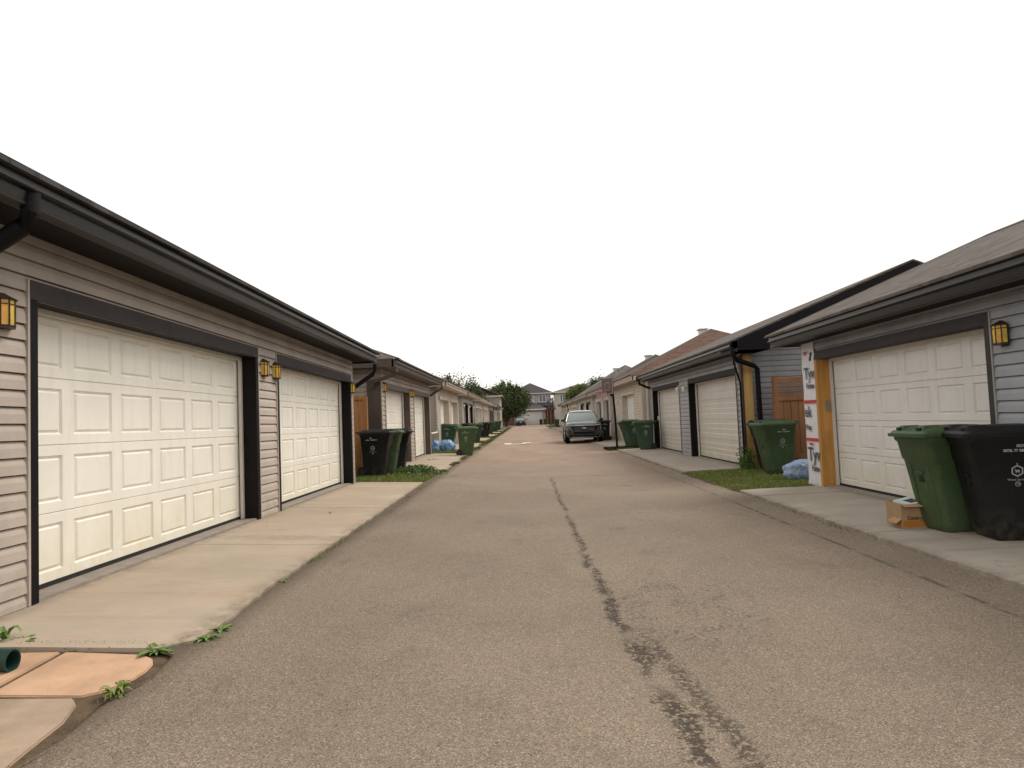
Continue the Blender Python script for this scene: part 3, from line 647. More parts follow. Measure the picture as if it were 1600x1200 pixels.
# ------------------------------------------------------------------ wheeled bins
def plastic(name, c):
    n = N(name, .5, .3); f = n.noise(5, 5, .65); g = n.noise(18, 5, .7, stretch=(1, 1, .15))
    col = n.mix(n.ramp(f, .3, .7), mul(c, .85), mul(c, 1.2)); col = n.mix(n.ramp(g, .55, .8, 0, .35), col, mul(c, 2.8))
    sc = n.noise(40, 3, .8, stretch=(.2, .2, 2)); col = n.mix(n.ramp(sc, .64, .72, 0, .4), col, mul(c, 3.5)); z = n.xyz()[2]; col = n.mix(n.math('MULTIPLY', n.ramp(z, .3, 0), n.ramp(n.noise(12, 4), .4, .7, 0, .5)), col, (.14, .11, .08))
    n.bump(n.noise(260, 2), .12, .001); return n.color(col)
P_GREEN = plastic('green_plastic', (.050, .085, .036)); P_DKGREEN = plastic('dark_green_plastic', (.030, .062, .032)); P_BLACK = plastic('black_plastic', (.009, .0085, .009))
M_STAMP = plain('white_stamp', (.42, .42, .42), .6, .2, 60); M_TYRE = plain('tyre_rubber', (.02, .02, .02), .75, .2, 10, .3); M_STEEL = plain('steel', (.4, .4, .42), .4, .1, 10, .5, .9)
def rrect(x0, x1, hy, z, r=.045, n=3):
    out = []
    for cx, cy, a0 in ((x1-r, hy-r, 0), (x0+r, hy-r, 90), (x0+r, -hy+r, 180), (x1-r, -hy+r, 270)):
        for k in range(n+1): a = R(a0+90*k/n); out.append((cx+r*math.cos(a), cy+r*math.sin(a), z))
    return out
def make_bin(name, mat, lidmat, serial, detail=True):
    root = empty(name)
    b = MB()
    # tapered body; lower part slightly recessed below a shoulder, front leans out, back is upright
    lv = [(.0, -.19, .20, .19, .03), (.03, -.205, .225, .205, .045), (.10, -.21, .238, .21, .05), (.46, -.222, .300, .232, .05), (.66, -.23, .338, .243, .05), (.68, -.235, .352, .252, .05), (.84, -.24, .385, .262, .05), (.86, -.255, .405, .275, .05), (.90, -.255, .412, .275, .05)]
    b.loft([rrect(x0, x1, hy, z, r) for z, x0, x1, hy, r in lv], cap=True)
    b.build('body', mat, root, smooth=True)
    if detail:
        # front: two upright ribs and a grab lip over a black block standing for a shaded notch
        fx = lambda z: float(np.interp(z, [l[0] for l in lv], [l[2] for l in lv]))
        for sy in (-1, 1):
            b = MB(); r = []
            for z in (.05, .3, .62): r.append([(fx(z)-.02, sy*.135-.028, z), (fx(z)+.010, sy*.13-.018, z), (fx(z)+.010, sy*.13+.018, z), (fx(z)-.02, sy*.135+.028, z)])
            b.loft(r); b.build('rib', mat, root, smooth=True, bevel=.004)
        b = MB(); z = .50; b.box(fx(z)-.02, fx(z)+.004, -.035, .035, z-.04, z+.04); b.build('notch_shade', P_BLACK, root, bevel=.003)
        b = MB(); b.tube([(fx(.55)+.005, -.05, .545), (fx(.55)+.012, 0, .552), (fx(.55)+.005, .05, .545)], .010, 6); b.build('grab_lip', mat, root)
    # lid: shallow dome, deep front lip, two raised grips, black blocks for the shade in their slots
    b = MB()
    L = [(.895, -.265, .455, .288, .04), (.925, -.268, .458, .290, .04), (.928, -.262, .440, .280, .05), (.95, -.255, .425, .272, .06), (.955, -.25, .40, .26, .06), (.985, -.225, .335, .225, .08), (.995, -.19, .28, .17, .08)]
    b.loft([rrect(x0, x1, hy, z+(x0+.26)*0, r, 4) for z, x0, x1, hy, r in L]); lid = b.build('lid', lidmat, root, smooth=True)
    for sy in (-1, 1):
        b = MB(); b.loft([rrect(.18, .40, .045, .955, .02), rrect(.20, .385, .040, .990, .02), rrect(.22, .37, .034, 1.0, .02)])
        for i in range(len(b.v)): b.v[i] = (b.v[i][0], b.v[i][1]+sy*.155, b.v[i][2])
        b.build('grip', lidmat, lid, smooth=True)
        b = MB(); b.box(.335, .412, sy*.155-.028, sy*.155+.028, .957, .982); b.build('grip_slot_shade', P_BLACK, lid)
    b = MB(); b.tube([(-.268, -.27, .92), (-.33, -.25, .945), (-.345, -.2, .95), (-.345, .2, .95), (-.33, .25, .945), (-.268, .27, .92)], .013, 6); b.build('handle', mat, root, smooth=True)
    for sy in (-1, 1):
        b = MB(); b.cyl((-.215, sy*.235, .105), (0, 1, 0), .10, .045, 24); wv = b.build('wheel', M_TYRE, root, bevel=.008)
        b = MB(); b.cyl((-.215, sy*.262, .105), (0, 1, 0), .05, .012, 16); b.build('hub', P_BLACK, wv)
    b = MB(); b.cyl((-.215, 0, .105), (0, 1, 0), .012, .43, 8); b.build('axle', M_STEEL, root)
    # stamps on both long sides
    for sy in (-1, 1):
        ya, yb = .232, .243; tilt = math.atan2(.262-.232, .38)
        X = Vector((1, 0, 0)) if sy < 0 else Vector((-1, 0, 0)); Yv = Vector((0, sy*math.sin(tilt), math.cos(tilt))); Zv = X.cross(Yv)
        def at(x, z, off=.0025):
            hy = float(np.interp(z, [l[0] for l in lv], [l[3] for l in lv]))
            m = Matrix((X, Yv, Zv)).transposed().to_4x4(); m.translation = Vector((x, sy*hy, z))+Zv*off; return m
        b = MB(); ro, ri = .052, .040; c = (0, 0)
        P6 = lambda r, k: (r*math.cos(R(90+60*k)), r*math.sin(R(90+60*k)), 0)
        Q = lambda r, k: ((lambda a, c_: tuple((a[i]+c_[i])/2*1.0 for i in range(3)))(P6(r, k), P6(r, k+1)))
        for k in range(6): b.quad(P6(ro, k), P6(ro, k+1), P6(ri, k+1), P6(ri, k))
        b.poly([(-.022, .018, 0), (-.008, .006, 0), (.012, .010, 0), (.020, -.004, 0), (.010, -.022, 0), (.008, -.006, 0), (-.006, -.008, 0), (-.010, -.024, 0), (-.014, -.004, 0)])
        b.poly([(-.008, ro+.004, 0), (0, ro+.018, 0), (.008, ro+.004, 0)])
        em = b.build('emblem', M_STAMP, root, recalc=False); em.matrix_local = at(.03, .60)
        text_obj('lettering', 'Waste Services', .026, M_STAMP, at(.03, .525), root)
        b = MB(); 
        for k in range(16):
            a0, a1 = 2*math.pi*k/16, 2*math.pi*(k+1)/16
            b.quad((.022*math.cos(a0), .022*math.sin(a0), 0), (.022*math.cos(a1), .022*math.sin(a1), 0), (.018*math.cos(a1), .018*math.sin(a1), 0), (.018*math.cos(a0), .018*math.sin(a0), 0))
        rg = b.build('ring_mark', M_STAMP, root, recalc=False); rg.matrix_local = at(.03, .488)
        text_obj('lettering', 'TB', .026, M_STAMP, at(.03, .488), root)
        text_obj('serial_number', serial[0], .032, M_STAMP, at(.0, .815), root, bold=.0012)
        text_obj('serial_number', serial[1], .030, M_STAMP, at(.01, .775), root, bold=.0012)
    return root
protos = {'g': make_bin('green_bin', P_GREEN, P_GREEN, ('0310', '00721 77 30086070')), 'd': make_bin('green_bin', P_DKGREEN, P_DKGREEN, ('2301', '04120 77 38800870')), 'k': make_bin('black_bin', P_BLACK, P_BLACK, ('0231', '0072L 77 3880087O'))}
used = set()
for kind, x, y, rz, tx, ty, lab in [
    ('g', 4.10, 6.70, 183, 0, 0, 'green wheeled bin between the cardboard box and the near black bin on the right'),
    ('k', 4.27, 6.20, 171, 0, 0, 'black wheeled bin at the right edge of the picture, in front of blue-grey siding'),
    ('g', 4.80, 13.15, 188, 0, 0, 'green wheeled bin on the grass by the wooden gate, beside a light blue bag'),
    ('k', 4.92, 13.72, 182, 0, 0, 'dark bin half hidden behind the green one, against the bare wooden corner board'),
    ('d', 4.14, 23.6, 176, 0, 0, 'green wheeled bin standing upright before the white door, right of the leaning one'),
    ('d', 3.92, 25.0, 195, 9, 0, 'leaning dark green bin on the right, touching the upright green one'),
    ('k', 3.92, 33.9, 180, 0, 0, 'black wheeled bin squeezed in beside the parked SUV'),
    ('k', -3.29, 14.82, -3, 0, 0, 'black wheeled bin nearest the camera in the row by the cedar gate'),
    ('g', -3.20, 15.42, 2, 0, 0, 'pale green bin between two black bins on the left grass strip'),
    ('k', -3.10, 16.05, 4, 0, 0, 'black wheeled bin behind the pale green one, before the tan garage door'),
    ('g', -2.06, 23.35, 3, 0, 0, 'green wheeled bin standing alone at the left edge of the lane'),
    ('d', -3.22, 27.7, -4, 0, 6, 'tipped green bin beside the blue bags on the left'),
    ('k', -3.05, 36.0, 0, 0, 0, 'black bin behind the lone green one at the left kerb'),
    ('d', -2.62, 35.2, 12, 0, 0, 'dark green bin at the end of the second driveway strip, far left row'),
    ('k', -2.80, 44.6, 0, 0, 0, 'black bin with a shiny lid, nearer of two at the far left kerb'),
    ('k', -2.72, 45.9, 8, 0, 0, 'black bin with a shiny lid, farther of two at the far left kerb'),
    ('d', -2.85, 54.6, 0, 0, 0, 'small distant green bin on the left grass, first of three in line'),
    ('d', -2.85, 63.8, 0, 0, 0, 'small distant green bin on the left grass, middle of three in line'),
    ('d', -2.90, 73, 0, 0, 0, 'small distant green bin on the left grass, last of three in line'),
    ('d', 4.05, 86, 180, 0, 0, 'dark green bin on the far right, below the purple leaved tree'),
    ('k', 2.95, 126, 90, 0, 0, 'dark bin at the far end, just right of the house garage door'),
    ('d', 3.75, 126.5, 90, 0, 0, 'distant bin under the porch, leftmost of three'), ('d', 4.45, 126.5, 90, 0, 0, 'distant bin under the porch, middle of three'), ('d', 5.15, 126.5, 90, 0, 0, 'distant bin under the porch, rightmost of three')]:
    o = protos[kind] if kind not in used else copy_tree(protos[kind]); used.add(kind)
    o.location = (x, y, gz(x)+(.006 if abs(x) > 2.1 else -.02)); o.rotation_euler = (R(tx), R(ty), R(rz)); tag(o, lab, 'wheeled bin', 'wheeled bins along the lane')
    if abs(tx)+abs(ty) > 0: o.location.z += .03

# ------------------------------------------------------------------ bags, box, pipe, manhole
def crumple(name, mat, size, loc, label, cat, group=None, seed=1, sub=4):
    bm = bmesh.new(); bmesh.ops.create_icosphere(bm, subdivisions=sub, radius=1)
    from mathutils import noise
    for v in bm.verts:
        p = v.co*1.9+Vector((seed*3.1, 0, 0)); q = v.co*5+Vector((0, seed, 0))
        d = 1+.22*noise.noise(p)+.16*abs(noise.noise(q))-.06*abs(noise.noise(v.co*11))
        v.co *= d; v.co.x *= size[0]; v.co.y *= size[1]; v.co.z *= size[2]
        if v.co.z < -size[2]*.62: v.co.z = -size[2]*.62
    for v in bm.verts: v.co.z += size[2]*.62
    me = bpy.data.meshes.new(name); bm.to_mesh(me); bm.free(); me.materials.append(mat); me.shade_smooth()
    o = bpy.data.objects.new(name, me); COL.objects.link(o); o.location = loc; tag(o, label, cat, group); return o
def bag_mat(name, c, c2):
    n = N(name, .28, .6); n.b.inputs['Subsurface Weight'].default_value = .15
    v = n.noise(9, 5, .7); n.bump(n.noise(14, 6, .75), .9, .03); return n.color(n.mix(n.ramp(v, .35, .65), c, c2))
B_BLUE = bag_mat('blue_bag', (.10, .20, .38), (.36, .44, .56)); B_BLUE2 = bag_mat('bright_blue_bag', (.05, .2, .5), (.35, .5, .72)); B_WHITE = bag_mat('white_bag', (.5, .52, .5), (.75, .75, .72))
crumple('rubbish_bag', B_BLUE, (.30, .20, .20), (4.72, 11.95, .02), 'crumpled light blue plastic bag lying on grass beside the white house wrap', 'bag', 'blue rubbish bags', 1)
crumple('rubbish_bag', B_BLUE2, (.17, .2, .27), (-3.46, 26.2, .12), 'bright blue bag nearer the cream garage corner, left of the other one', 'bag', 'blue rubbish bags', 2)
crumple('rubbish_bag', B_BLUE2, (.29, .2, .27), (-3.02, 26.3, .12), 'blue and white bag leaning by the tipped green bin', 'bag', 'blue rubbish bags', 3)
crumple('plastic_rag', B_WHITE, (.12, .1, .10), (4.02, 24.3, .84), 'small white plastic bag stuck between the two green bins on the right', 'bag', None, 4, 3)
bx = empty('cardboard_box', (3.79, 6.98, gz(3.8)+.004), R(-4)); tag(bx, 'brown cardboard box with orange print at the foot of the green bin', 'box')
M_CARD = plain('cardboard', (.36, .235, .13), .85, .12, 8, .2, bump=.1, fine=30); M_ORANGE = plain('orange_print', (.42, .17, .03), .8, .2, 8, .2); M_BPRINT = plain('brown_print', (.13, .06, .03), .8)
b = MB(); w_, d_, h_ = .125, .16, .235; t = .006
b.box(-w_, w_, -d_, -d_+t, 0, h_); b.box(-w_, w_, d_-t, d_, 0, h_); b.box(-w_, -w_+t, -d_+t, d_-t, 0, h_); b.box(w_-t, w_, -d_+t, d_-t, 0, h_); b.box(-w_+t, w_-t, -d_+t, d_-t, 0, t)
b.build('carton', M_CARD, bx)
for nm, x0, y0, x1, y1, z in (('flap', -w_, -d_, w_, -d_-.03, -.05), ('flap', -w_, -d_, -w_-.05, d_, -.07)):
    b = MB()
    if x1 > 0: b.poly([(-w_, -d_-.001, h_), (w_, -d_-.001, h_), (w_-.01, -d_-.05, h_-.02), (-w_+.01, -d_-.05, h_-.02)]); b.poly([(-w_, -d_-.001, h_-.003), (w_, -d_-.001, h_-.003), (w_-.01, -d_-.05, h_-.023), (-w_+.01, -d_-.05, h_-.023)])
    else: b.poly([(-w_, -d_, .09), (-w_, d_*.2, .09), (-w_-.055, d_*.2, .055), (-w_-.055, -d_, .05)]); b.poly([(-w_, -d_, .087), (-w_, d_*.2, .087), (-w_-.055, d_*.2, .052), (-w_-.055, -d_, .047)])
    b.build('flap', M_CARD, bx)
b = MB(); b.box(-w_+.01, w_-.01, -d_-.0015, -d_-.0005, .015, .075); b.build('printed_band', M_ORANGE, bx)
b = MB(); b.box(-w_-.0015, -w_-.0005, -d_+.02, d_-.1, .015, .06); b.build('printed_band', M_ORANGE, bx)
m = Matrix(((1, 0, 0), (0, 0, 1), (0, -1, 0))).transposed().to_4x4(); m = Matrix.Translation((0, -d_-.002, .10)) @ Matrix.Rotation(R(90), 4, 'X'); text_obj('print', 'Canary', .05, M_BPRINT, m, bx, bold=.002)
pk = MB(); pk.box(-.09, .11, -.13, .10, 0, .03); o = pk.build('food_packet', plain('pale_packet', (.55, .62, .60), .4), None, bevel=.008); o.location = (3.79, 6.96, gz(3.8)+.004+.225); o.rotation_euler = (R(6), R(-8), R(12)); tag(o, 'pale blue and white packet lying on top of the cardboard box', 'packet')
pr = MB(); pr.box(-.03, .07, -.09, .02, .0302, .032); q = pr.build('dark_label', P_BLACK, o)
# corrugated drain pipe
M_PIPE = plain('dark_green_pipe', (.014, .042, .035), .5, .3, 8, .3)
b = MB(); pts = [Vector((-3.5, 3.47, .17)), Vector((-3.1, 3.50, .165)), Vector((-2.60, 3.42, .148))]; rings = []
segs = 34
for k in range(segs+1):
    t = k/segs; p = pts[0].lerp(pts[2], t); p.y += .02*math.sin(t*3); r = .052+(.004 if k % 2 else 0) if t < .8 else .056
    rings.append([(p.x, p.y+r*math.cos(a), p.z+r*math.sin(a)) for a in [2*math.pi*q/20 for q in range(20)]])
for k in range(6): 
    p = rings[-1]; 
inner = [[(r[0]-.0-.0, pts[2].y+.02*math.sin(3)+(r[1]-(pts[2].y+.02*math.sin(3)))*.86, pts[2].z+(r[2]-pts[2].z)*.86) for r in rings[-1]]]
inner.append([(p[0]-.25, p[1], p[2]) for p in inner[0]])
b.loft(rings+inner, cap=True)
tag(b.build('drain_pipe', M_PIPE, smooth=True, recalc=False), 'open end of a dark green drainage pipe lying on the terracotta slabs', 'pipe')
# manhole
mh = empty('manhole', (-.55, 34.2, gz(-.55)-.02)); tag(mh, 'manhole cover set in a pale concrete ring in the middle of the lane', 'manhole')
b = MB(); n_s = 24; pl = [(.75*math.cos(a)*(1+.25*math.sin(3*a)), 1.0*math.sin(a)*(1+.2*math.cos(2*a))) for a in [2*math.pi*k/n_s for k in range(n_s)]]
b.loft([[(x, y, .0) for x, y in pl], [(x*.97, y*.97, .014) for x, y in pl]]); b.build('concrete_ring', plain('pale_concrete', (.66, .56, .47), .8), mh)
b = MB(); b.cyl((.12, 0, .02), (0, 0, 1), .3, .016, 24); b.build('cover', plain('cast_iron', (.06, .05, .045), .6, .3, 12, .5), mh)

# ------------------------------------------------------------------ fences and gates
def board_fence(name, x0, x1, y, z0, z1, mat, label, cat, lattice=0, along='x', bw=.14, group=None):
    root = empty(name, ((x0+x1)/2, y, z0)); tag(root, label, cat, group); ox = (x0+x1)/2
    zt_ = z1-lattice; n = max(1, round((x1-x0)/bw)); wd = (x1-x0)/n
    for i in range(n):
        b = MB(); b.box(x0+i*wd+.006-ox, x0+(i+1)*wd-.006-ox, -.01, .01, .02, zt_-z0-.001); b.build('board', mat, root)
    for zz in ([zt_-z0, .25] if not lattice else [zt_-z0, .25, z1-z0-.05]):
        b = MB(); b.box(x0-ox, x1-ox, -.035, -.011, zz-.04, zz+.05); b.build('rail', mat, root)
    for xx in (x0, x1):
        b = MB(); b.box(xx-.045-ox, xx+.045-ox, -.05, .04, 0, z1-z0+.02); b.build('post', mat, root)
    if lattice:
        b = MB(); L = x1-x0; hh = lattice-.05; za = zt_-z0+.05; step = .055; n = int((L+hh)/step)
        for dirn in (1, -1):
            for k in range(n+1):
                u0 = k*step-hh; 
                a0, a1 = max(0, u0), min(L, u0+hh)
                if a1-a0 < .01: continue
                zs = [(a0-u0), (a1-u0)]
                xs_ = [a0, a1] if dirn > 0 else [L-a0, L-a1]; yy = -.004*dirn
                b.loft([[(x0-ox+xs_[0], yy, za+zs[0]), (x0-ox+xs_[0], yy, za+zs[0]+.016), (x0-ox+xs_[0], yy+.003, za+zs[0]+.016), (x0-ox+xs_[0], yy+.003, za+zs[0])],
                        [(x0-ox+xs_[1], yy, za+zs[1]), (x0-ox+xs_[1], yy, za+zs[1]+.016), (x0-ox+xs_[1], yy+.003, za+zs[1]+.016), (x0-ox+xs_[1], yy+.003, za+zs[1])]])
        b.build('lattice', mat, root)
    return root
board_fence('wooden_gate', -4.62, -3.56, 15.25, .12, 1.86, W_FENCE, 'weathered cedar gate between the first two garages on the left', 'gate')
board_fence('wooden_gate', 5.06, 5.95, 13.85, .03, 1.86, wood_mat('brown_gate_wood', (.30, .14, .06)), 'orange-brown gate with a lattice top between the first two garages on the right', 'gate', lattice=.42)
board_fence('red_fence', -4.9, -2.0, 126, .05, 1.75, W_RED, 'red-brown board fence at the far left end of the lane, below the big tree', 'fence')
board_fence('low_fence', -5.6, -3.7, 25.2, .12, 1.0, wood_mat('old_grey_brown_wood', (.16, .09, .06)), 'low dark brown fence behind the two blue bags', 'fence')

# ------------------------------------------------------------------ basketball hoop
hp = empty('basketball_hoop', (3.33, 25.1, .0)); tag(hp, 'basketball hoop on a black pole with a red rim, right of the parked SUV', 'basketball hoop')
b = MB(); b.tube([(0, 0, 0), (-.02, 0, 1.1), (-.06, .0, 1.9), (-.1, 0, 2.2)], .04, 8); b.build('pole', C_BLACK, hp, smooth=True)
bb = MB(); bb.box(-.30, -.27, -.42, .42, 2.02, 2.62); bo = bb.build('backboard', plain('smoky_board', (.10, .065, .065), .3), hp); bo2 = bo
b = MB()
for (ya, yb_, za, zb_) in ((-.42, .42, 2.02, 2.045), (-.42, .42, 2.595, 2.62), (-.42, -.39, 2.045, 2.595), (.39, .42, 2.045, 2.595), (-.16, .16, 2.16, 2.18), (-.16, .16, 2.42, 2.44), (-.16, -.14, 2.18, 2.42), (.14, .16, 2.18, 2.42)): b.box(-.305, -.3005, ya, yb_, za, zb_)
b.build('line', plain('board_line', (.32, .25, .24), .5), bo)
b = MB(); b.tube([(-.30, 0, 2.1), (-.1, 0, 1.95)], .03, 6); b.build('bracket', C_BLACK, hp)
M_RIM = plain('rim_red', (.45, .05, .03), .4)
b = MB(); b.tube([(-.53+.2*math.cos(a), .2*math.sin(a), 2.1) for a in [2*math.pi*k/20 for k in range(21)]], .012, 6); b.build('rim', M_RIM, hp)
b = MB()
for k in range(12):
    a = 2*math.pi*k/12; a2 = a+.5
    b.tube([(-.53+.2*math.cos(a), .2*math.sin(a), 2.1), (-.53+.12*math.cos(a2), .12*math.sin(a2), 1.78)], .006, 4); b.tube([(-.53+.2*math.cos(a2), .2*math.sin(a2), 2.1), (-.53+.12*math.cos(a), .12*math.sin(a), 1.78)], .006, 4)
b.build('net', plain('net_pink', (.5, .35, .33), .8), hp)
b = MB(); b.box(-.35, .35, -.25, .45, 0.0, .09); b.build('base', C_BLACK, hp, bevel=.03)
hp.rotation_euler = (0, 0, R(22))
# ------------------------------------------------------------------ vehicles
def paint(name, c):
    n = N(name, .22, .5, 0); n.b.inputs['Coat Weight'].default_value = .55; n.b.inputs['Coat Roughness'].default_value = .04; return n.color(c)
P_CAR = paint('dark_blue_grey_paint', (.010, .011, .014)); P_CAR2 = paint('black_paint', (.02, .02, .024))
M_GLASS = N('car_glass', .06, .6).color((.13, .165, .165)); M_GRILLE = plain('grille_black', (.006, .006, .007), .45, spec=.12); M_CHROME = plain('chrome', (.6, .6, .62), .15, .05, 5, .5, 1)
M_LENS = N('headlight_lens', .08, .6).color((.35, .36, .38)); M_PLATE = plain('number_plate', (.6, .6, .6), .5); M_RED = plain('tail_lens', (.2, .01, .01), .2)
def body_loft(st, n=6):
    """st: (y, half width, z bottom, z shoulder, z top)"""
    rings = []
    for y, hw, zb, zs, zt in st:
        half = [(0, zb), (hw*.86, zb), (hw*.97, zb+.10), (hw, zb+(zs-zb)*.45), (hw*.985, zs-.10), (hw*.93, zs), (hw*.7, zt-(zt-zs)*.25), (hw*.35, zt), (0, zt+.008)]
        ring = [(x, y, z) for x, z in half]+[(-x, y, z) for x, z in reversed(half[1:-1])]; rings.append(ring)
    return MB().loft(rings)
def make_car(name, P, rear=False, k=1.0):
    root = empty(name)
    st = [(0, .62, .34, .62, .66), (.05, .78, .28, .78, .86), (.2, .86, .24, .90, .97), (.5, .895, .22, .97, 1.03), (1.0, .90, .22, 1.02, 1.09), (1.35, .90, .22, 1.04, 1.12), (2.4, .90, .22, 1.06, 1.10), (3.6, .90, .22, 1.08, 1.12), (4.2, .88, .24, 1.08, 1.12), (4.35, .80, .32, .98, 1.0)]
    body = body_loft(st).build('body', P, root, smooth=True)
    # cabin: dark glass volume with painted roof and pillars
    cs = [(1.25, .80, 1.06, .78), (2.0, .80, 1.52, .62), (2.4, .80, 1.585, .60), (3.3, .80, 1.57, .60), (3.85, .79, 1.48, .60), (4.25, .78, 1.08, .72)]
    r = []
    for y, hb, zt, ht in cs: r.append([(-hb-.02, y, 1.03), (hb+.02, y, 1.03), (ht+.01, y, zt), (ht*.5, y, zt+.015), (-ht*.5, y, zt+.015), (-ht-.01, y, zt)])
    MB().loft(r).build('window', M_GLASS, root, smooth=True)
    b = MB(); rr = []
    for y, hb, zt, ht in cs[1:5]: rr.append([(-ht-.03, y-.02, zt-.04), (ht+.03, y-.02, zt-.04), (ht+.015, y, zt+.012), (ht*.6, y, zt+.035), (0, y, zt+.042), (-ht*.6, y, zt+.035), (-ht-.015, y, zt+.012)])
    b.loft(rr).build('roof', P, root, smooth=True)
    for sx in (-1, 1):
        b = MB(); b.tube([(sx*.83, 1.2, 1.05), (sx*.735, 1.65, 1.33), (sx*.65, 2.02, 1.53)], .03, 6); b.build('pillar', P, root, smooth=True)
        b = MB(); b.tube([(sx*.835, 2.75, 1.05), (sx*.64, 2.78, 1.57)], .035, 6); b.build('pillar', P, root, smooth=True)
        b = MB(); b.tube([(sx*.82, 4.1, 1.08), (sx*.66, 3.8, 1.50)], .06, 6); b.build('pillar', P, root, smooth=True)
        b = MB(); b.tube([(sx*.60, 2.1, 1.60), (sx*.60, 2.3, 1.64), (sx*.60, 3.4, 1.63), (sx*.60, 3.6, 1.58)], .014, 6); b.build('roof_rail', M_CHROME, root, smooth=True)
        # mirrors
        b = MB(); b.loft([rrect(-.07, .07, .05, -.06, .02), rrect(-.10, .10, .07, .0, .03), rrect(-.08, .08, .06, .07, .03)])
        for i in range(len(b.v)): x, y, z = b.v[i]; b.v[i] = (sx*.98+x, 1.55+y, 1.12+z)
        b.box(*sorted((sx*.84, sx*.93)), 1.53, 1.58, 1.06, 1.10); b.build('mirror', P, root, smooth=True)
        # lights
        b = MB(); b.loft([[(sx*.46, .10, .875), (sx*.46, .085, .905), (sx*.46, .14, .905)], [(sx*.80, .20, .885), (sx*.80, .18, .92), (sx*.80, .26, .92)]]); b.build('daytime_lamp', M_CHROME if not rear else M_RED, root)
        b = MB(); rq = [(sx*.56, .055, .56), (sx*.80, .12, .60), (sx*.82, .13, .76), (sx*.58, .06, .74)]; b.loft([rq, [(p[0], p[1]-.035, p[2]) for p in rq]]); b.build('headlight', M_LENS if not rear else M_RED, root, bevel=.01)
        # door seams + handles
        for yy in (2.05, 2.95):
            b = MB(); b.box(*sorted((sx*.895, sx*.912)), yy+.55, yy+.75, .93, .955); b.build('door_handle', M_CHROME, root)
        b = MB(); b.box(*sorted((sx*.88, sx*.906)), 1.3, 3.6, .24, .34); b.build('sill', M_GRILLE, root, bevel=.01)
        for yy in (.82, 3.52):
            b = MB(); b.cyl((sx*.80, yy, .36), (1, 0, 0), .42, .215, 28); b.build('wheel_arch', M_GRILLE, root, bevel=.02)
            b = MB(); b.cyl((sx*.82, yy, .345), (1, 0, 0), .345, .21, 28); wv = b.build('wheel', M_TYRE, root, bevel=.02)
            b = MB(); b.cyl((sx*.93, yy, .345), (1, 0, 0), .215, .01, 24)
            for q in range(5):
                a = 2*math.pi*q/5; b.tube([(sx*.94, yy, .345), (sx*.94, yy+.2*math.cos(a), .345+.2*math.sin(a))], .025, 4)
            b.build('rim', M_STEEL, wv)
    b = MB(); b.loft([[(-.50, .03, .44), (.50, .03, .44), (.66, .05, .83), (-.66, .05, .83)], [(-.48, -.03, .45), (.48, -.03, .45), (.62, -.01, .82), (-.62, -.01, .82)]]); g_ = b.build('grille', M_GRILLE, root, bevel=.01)
    for zz in (.57, .63, .69, .75):
        b = MB(); b.box(-.5, .5, -.036+.0, -.026, zz-.004, zz+.004); b.build('grille_bar', M_STEEL, g_)
    b = MB(); b.box(-.10, .10, -.045, -.03, .70, .755); b.build('badge', M_CHROME, g_, bevel=.012)
    b = MB(); b.tube([(-.80, .10, .87), (-.5, .02, .85), (0, -.015, .84), (.5, .02, .85), (.80, .10, .87)], .012, 6); b.build('chrome_strip', M_CHROME, root, smooth=True)
    b = MB(); b.loft([[(-.70, .06, .30), (.70, .06, .30), (.74, .08, .40), (-.74, .08, .40)], [(-.62, -.01, .31), (.62, -.01, .31), (.66, .0, .39), (-.66, .0, .39)]]); b.build('bumper', M_GRILLE, root, bevel=.015)
    b = MB(); b.tube([(-.62, .03, .285), (0, -.02, .27), (.62, .03, .285)], .018, 6); b.build('skid_strip', M_CHROME, root, smooth=True)
    if rear: b = MB(); b.box(-.2, .2, -.045, -.035, .56, .66); b.build('number_plate', M_PLATE, root)
    return root
suv = make_car('parked_suv', P_CAR); suv.location = (2.78, 32.3, .0); suv.rotation_euler = (0, 0, R(-1.5)); suv.scale = (.97, .97, .955)
tag(suv, 'dark blue-grey SUV parked at the right side facing the camera', 'car')
c2 = make_car('parked_car', P_CAR2, rear=True); c2.location = (-.75, 123.5, .0); c2.scale = (.95, .95, .92)
tag(c2, 'small black car parked at the far end before the white house garage', 'car')

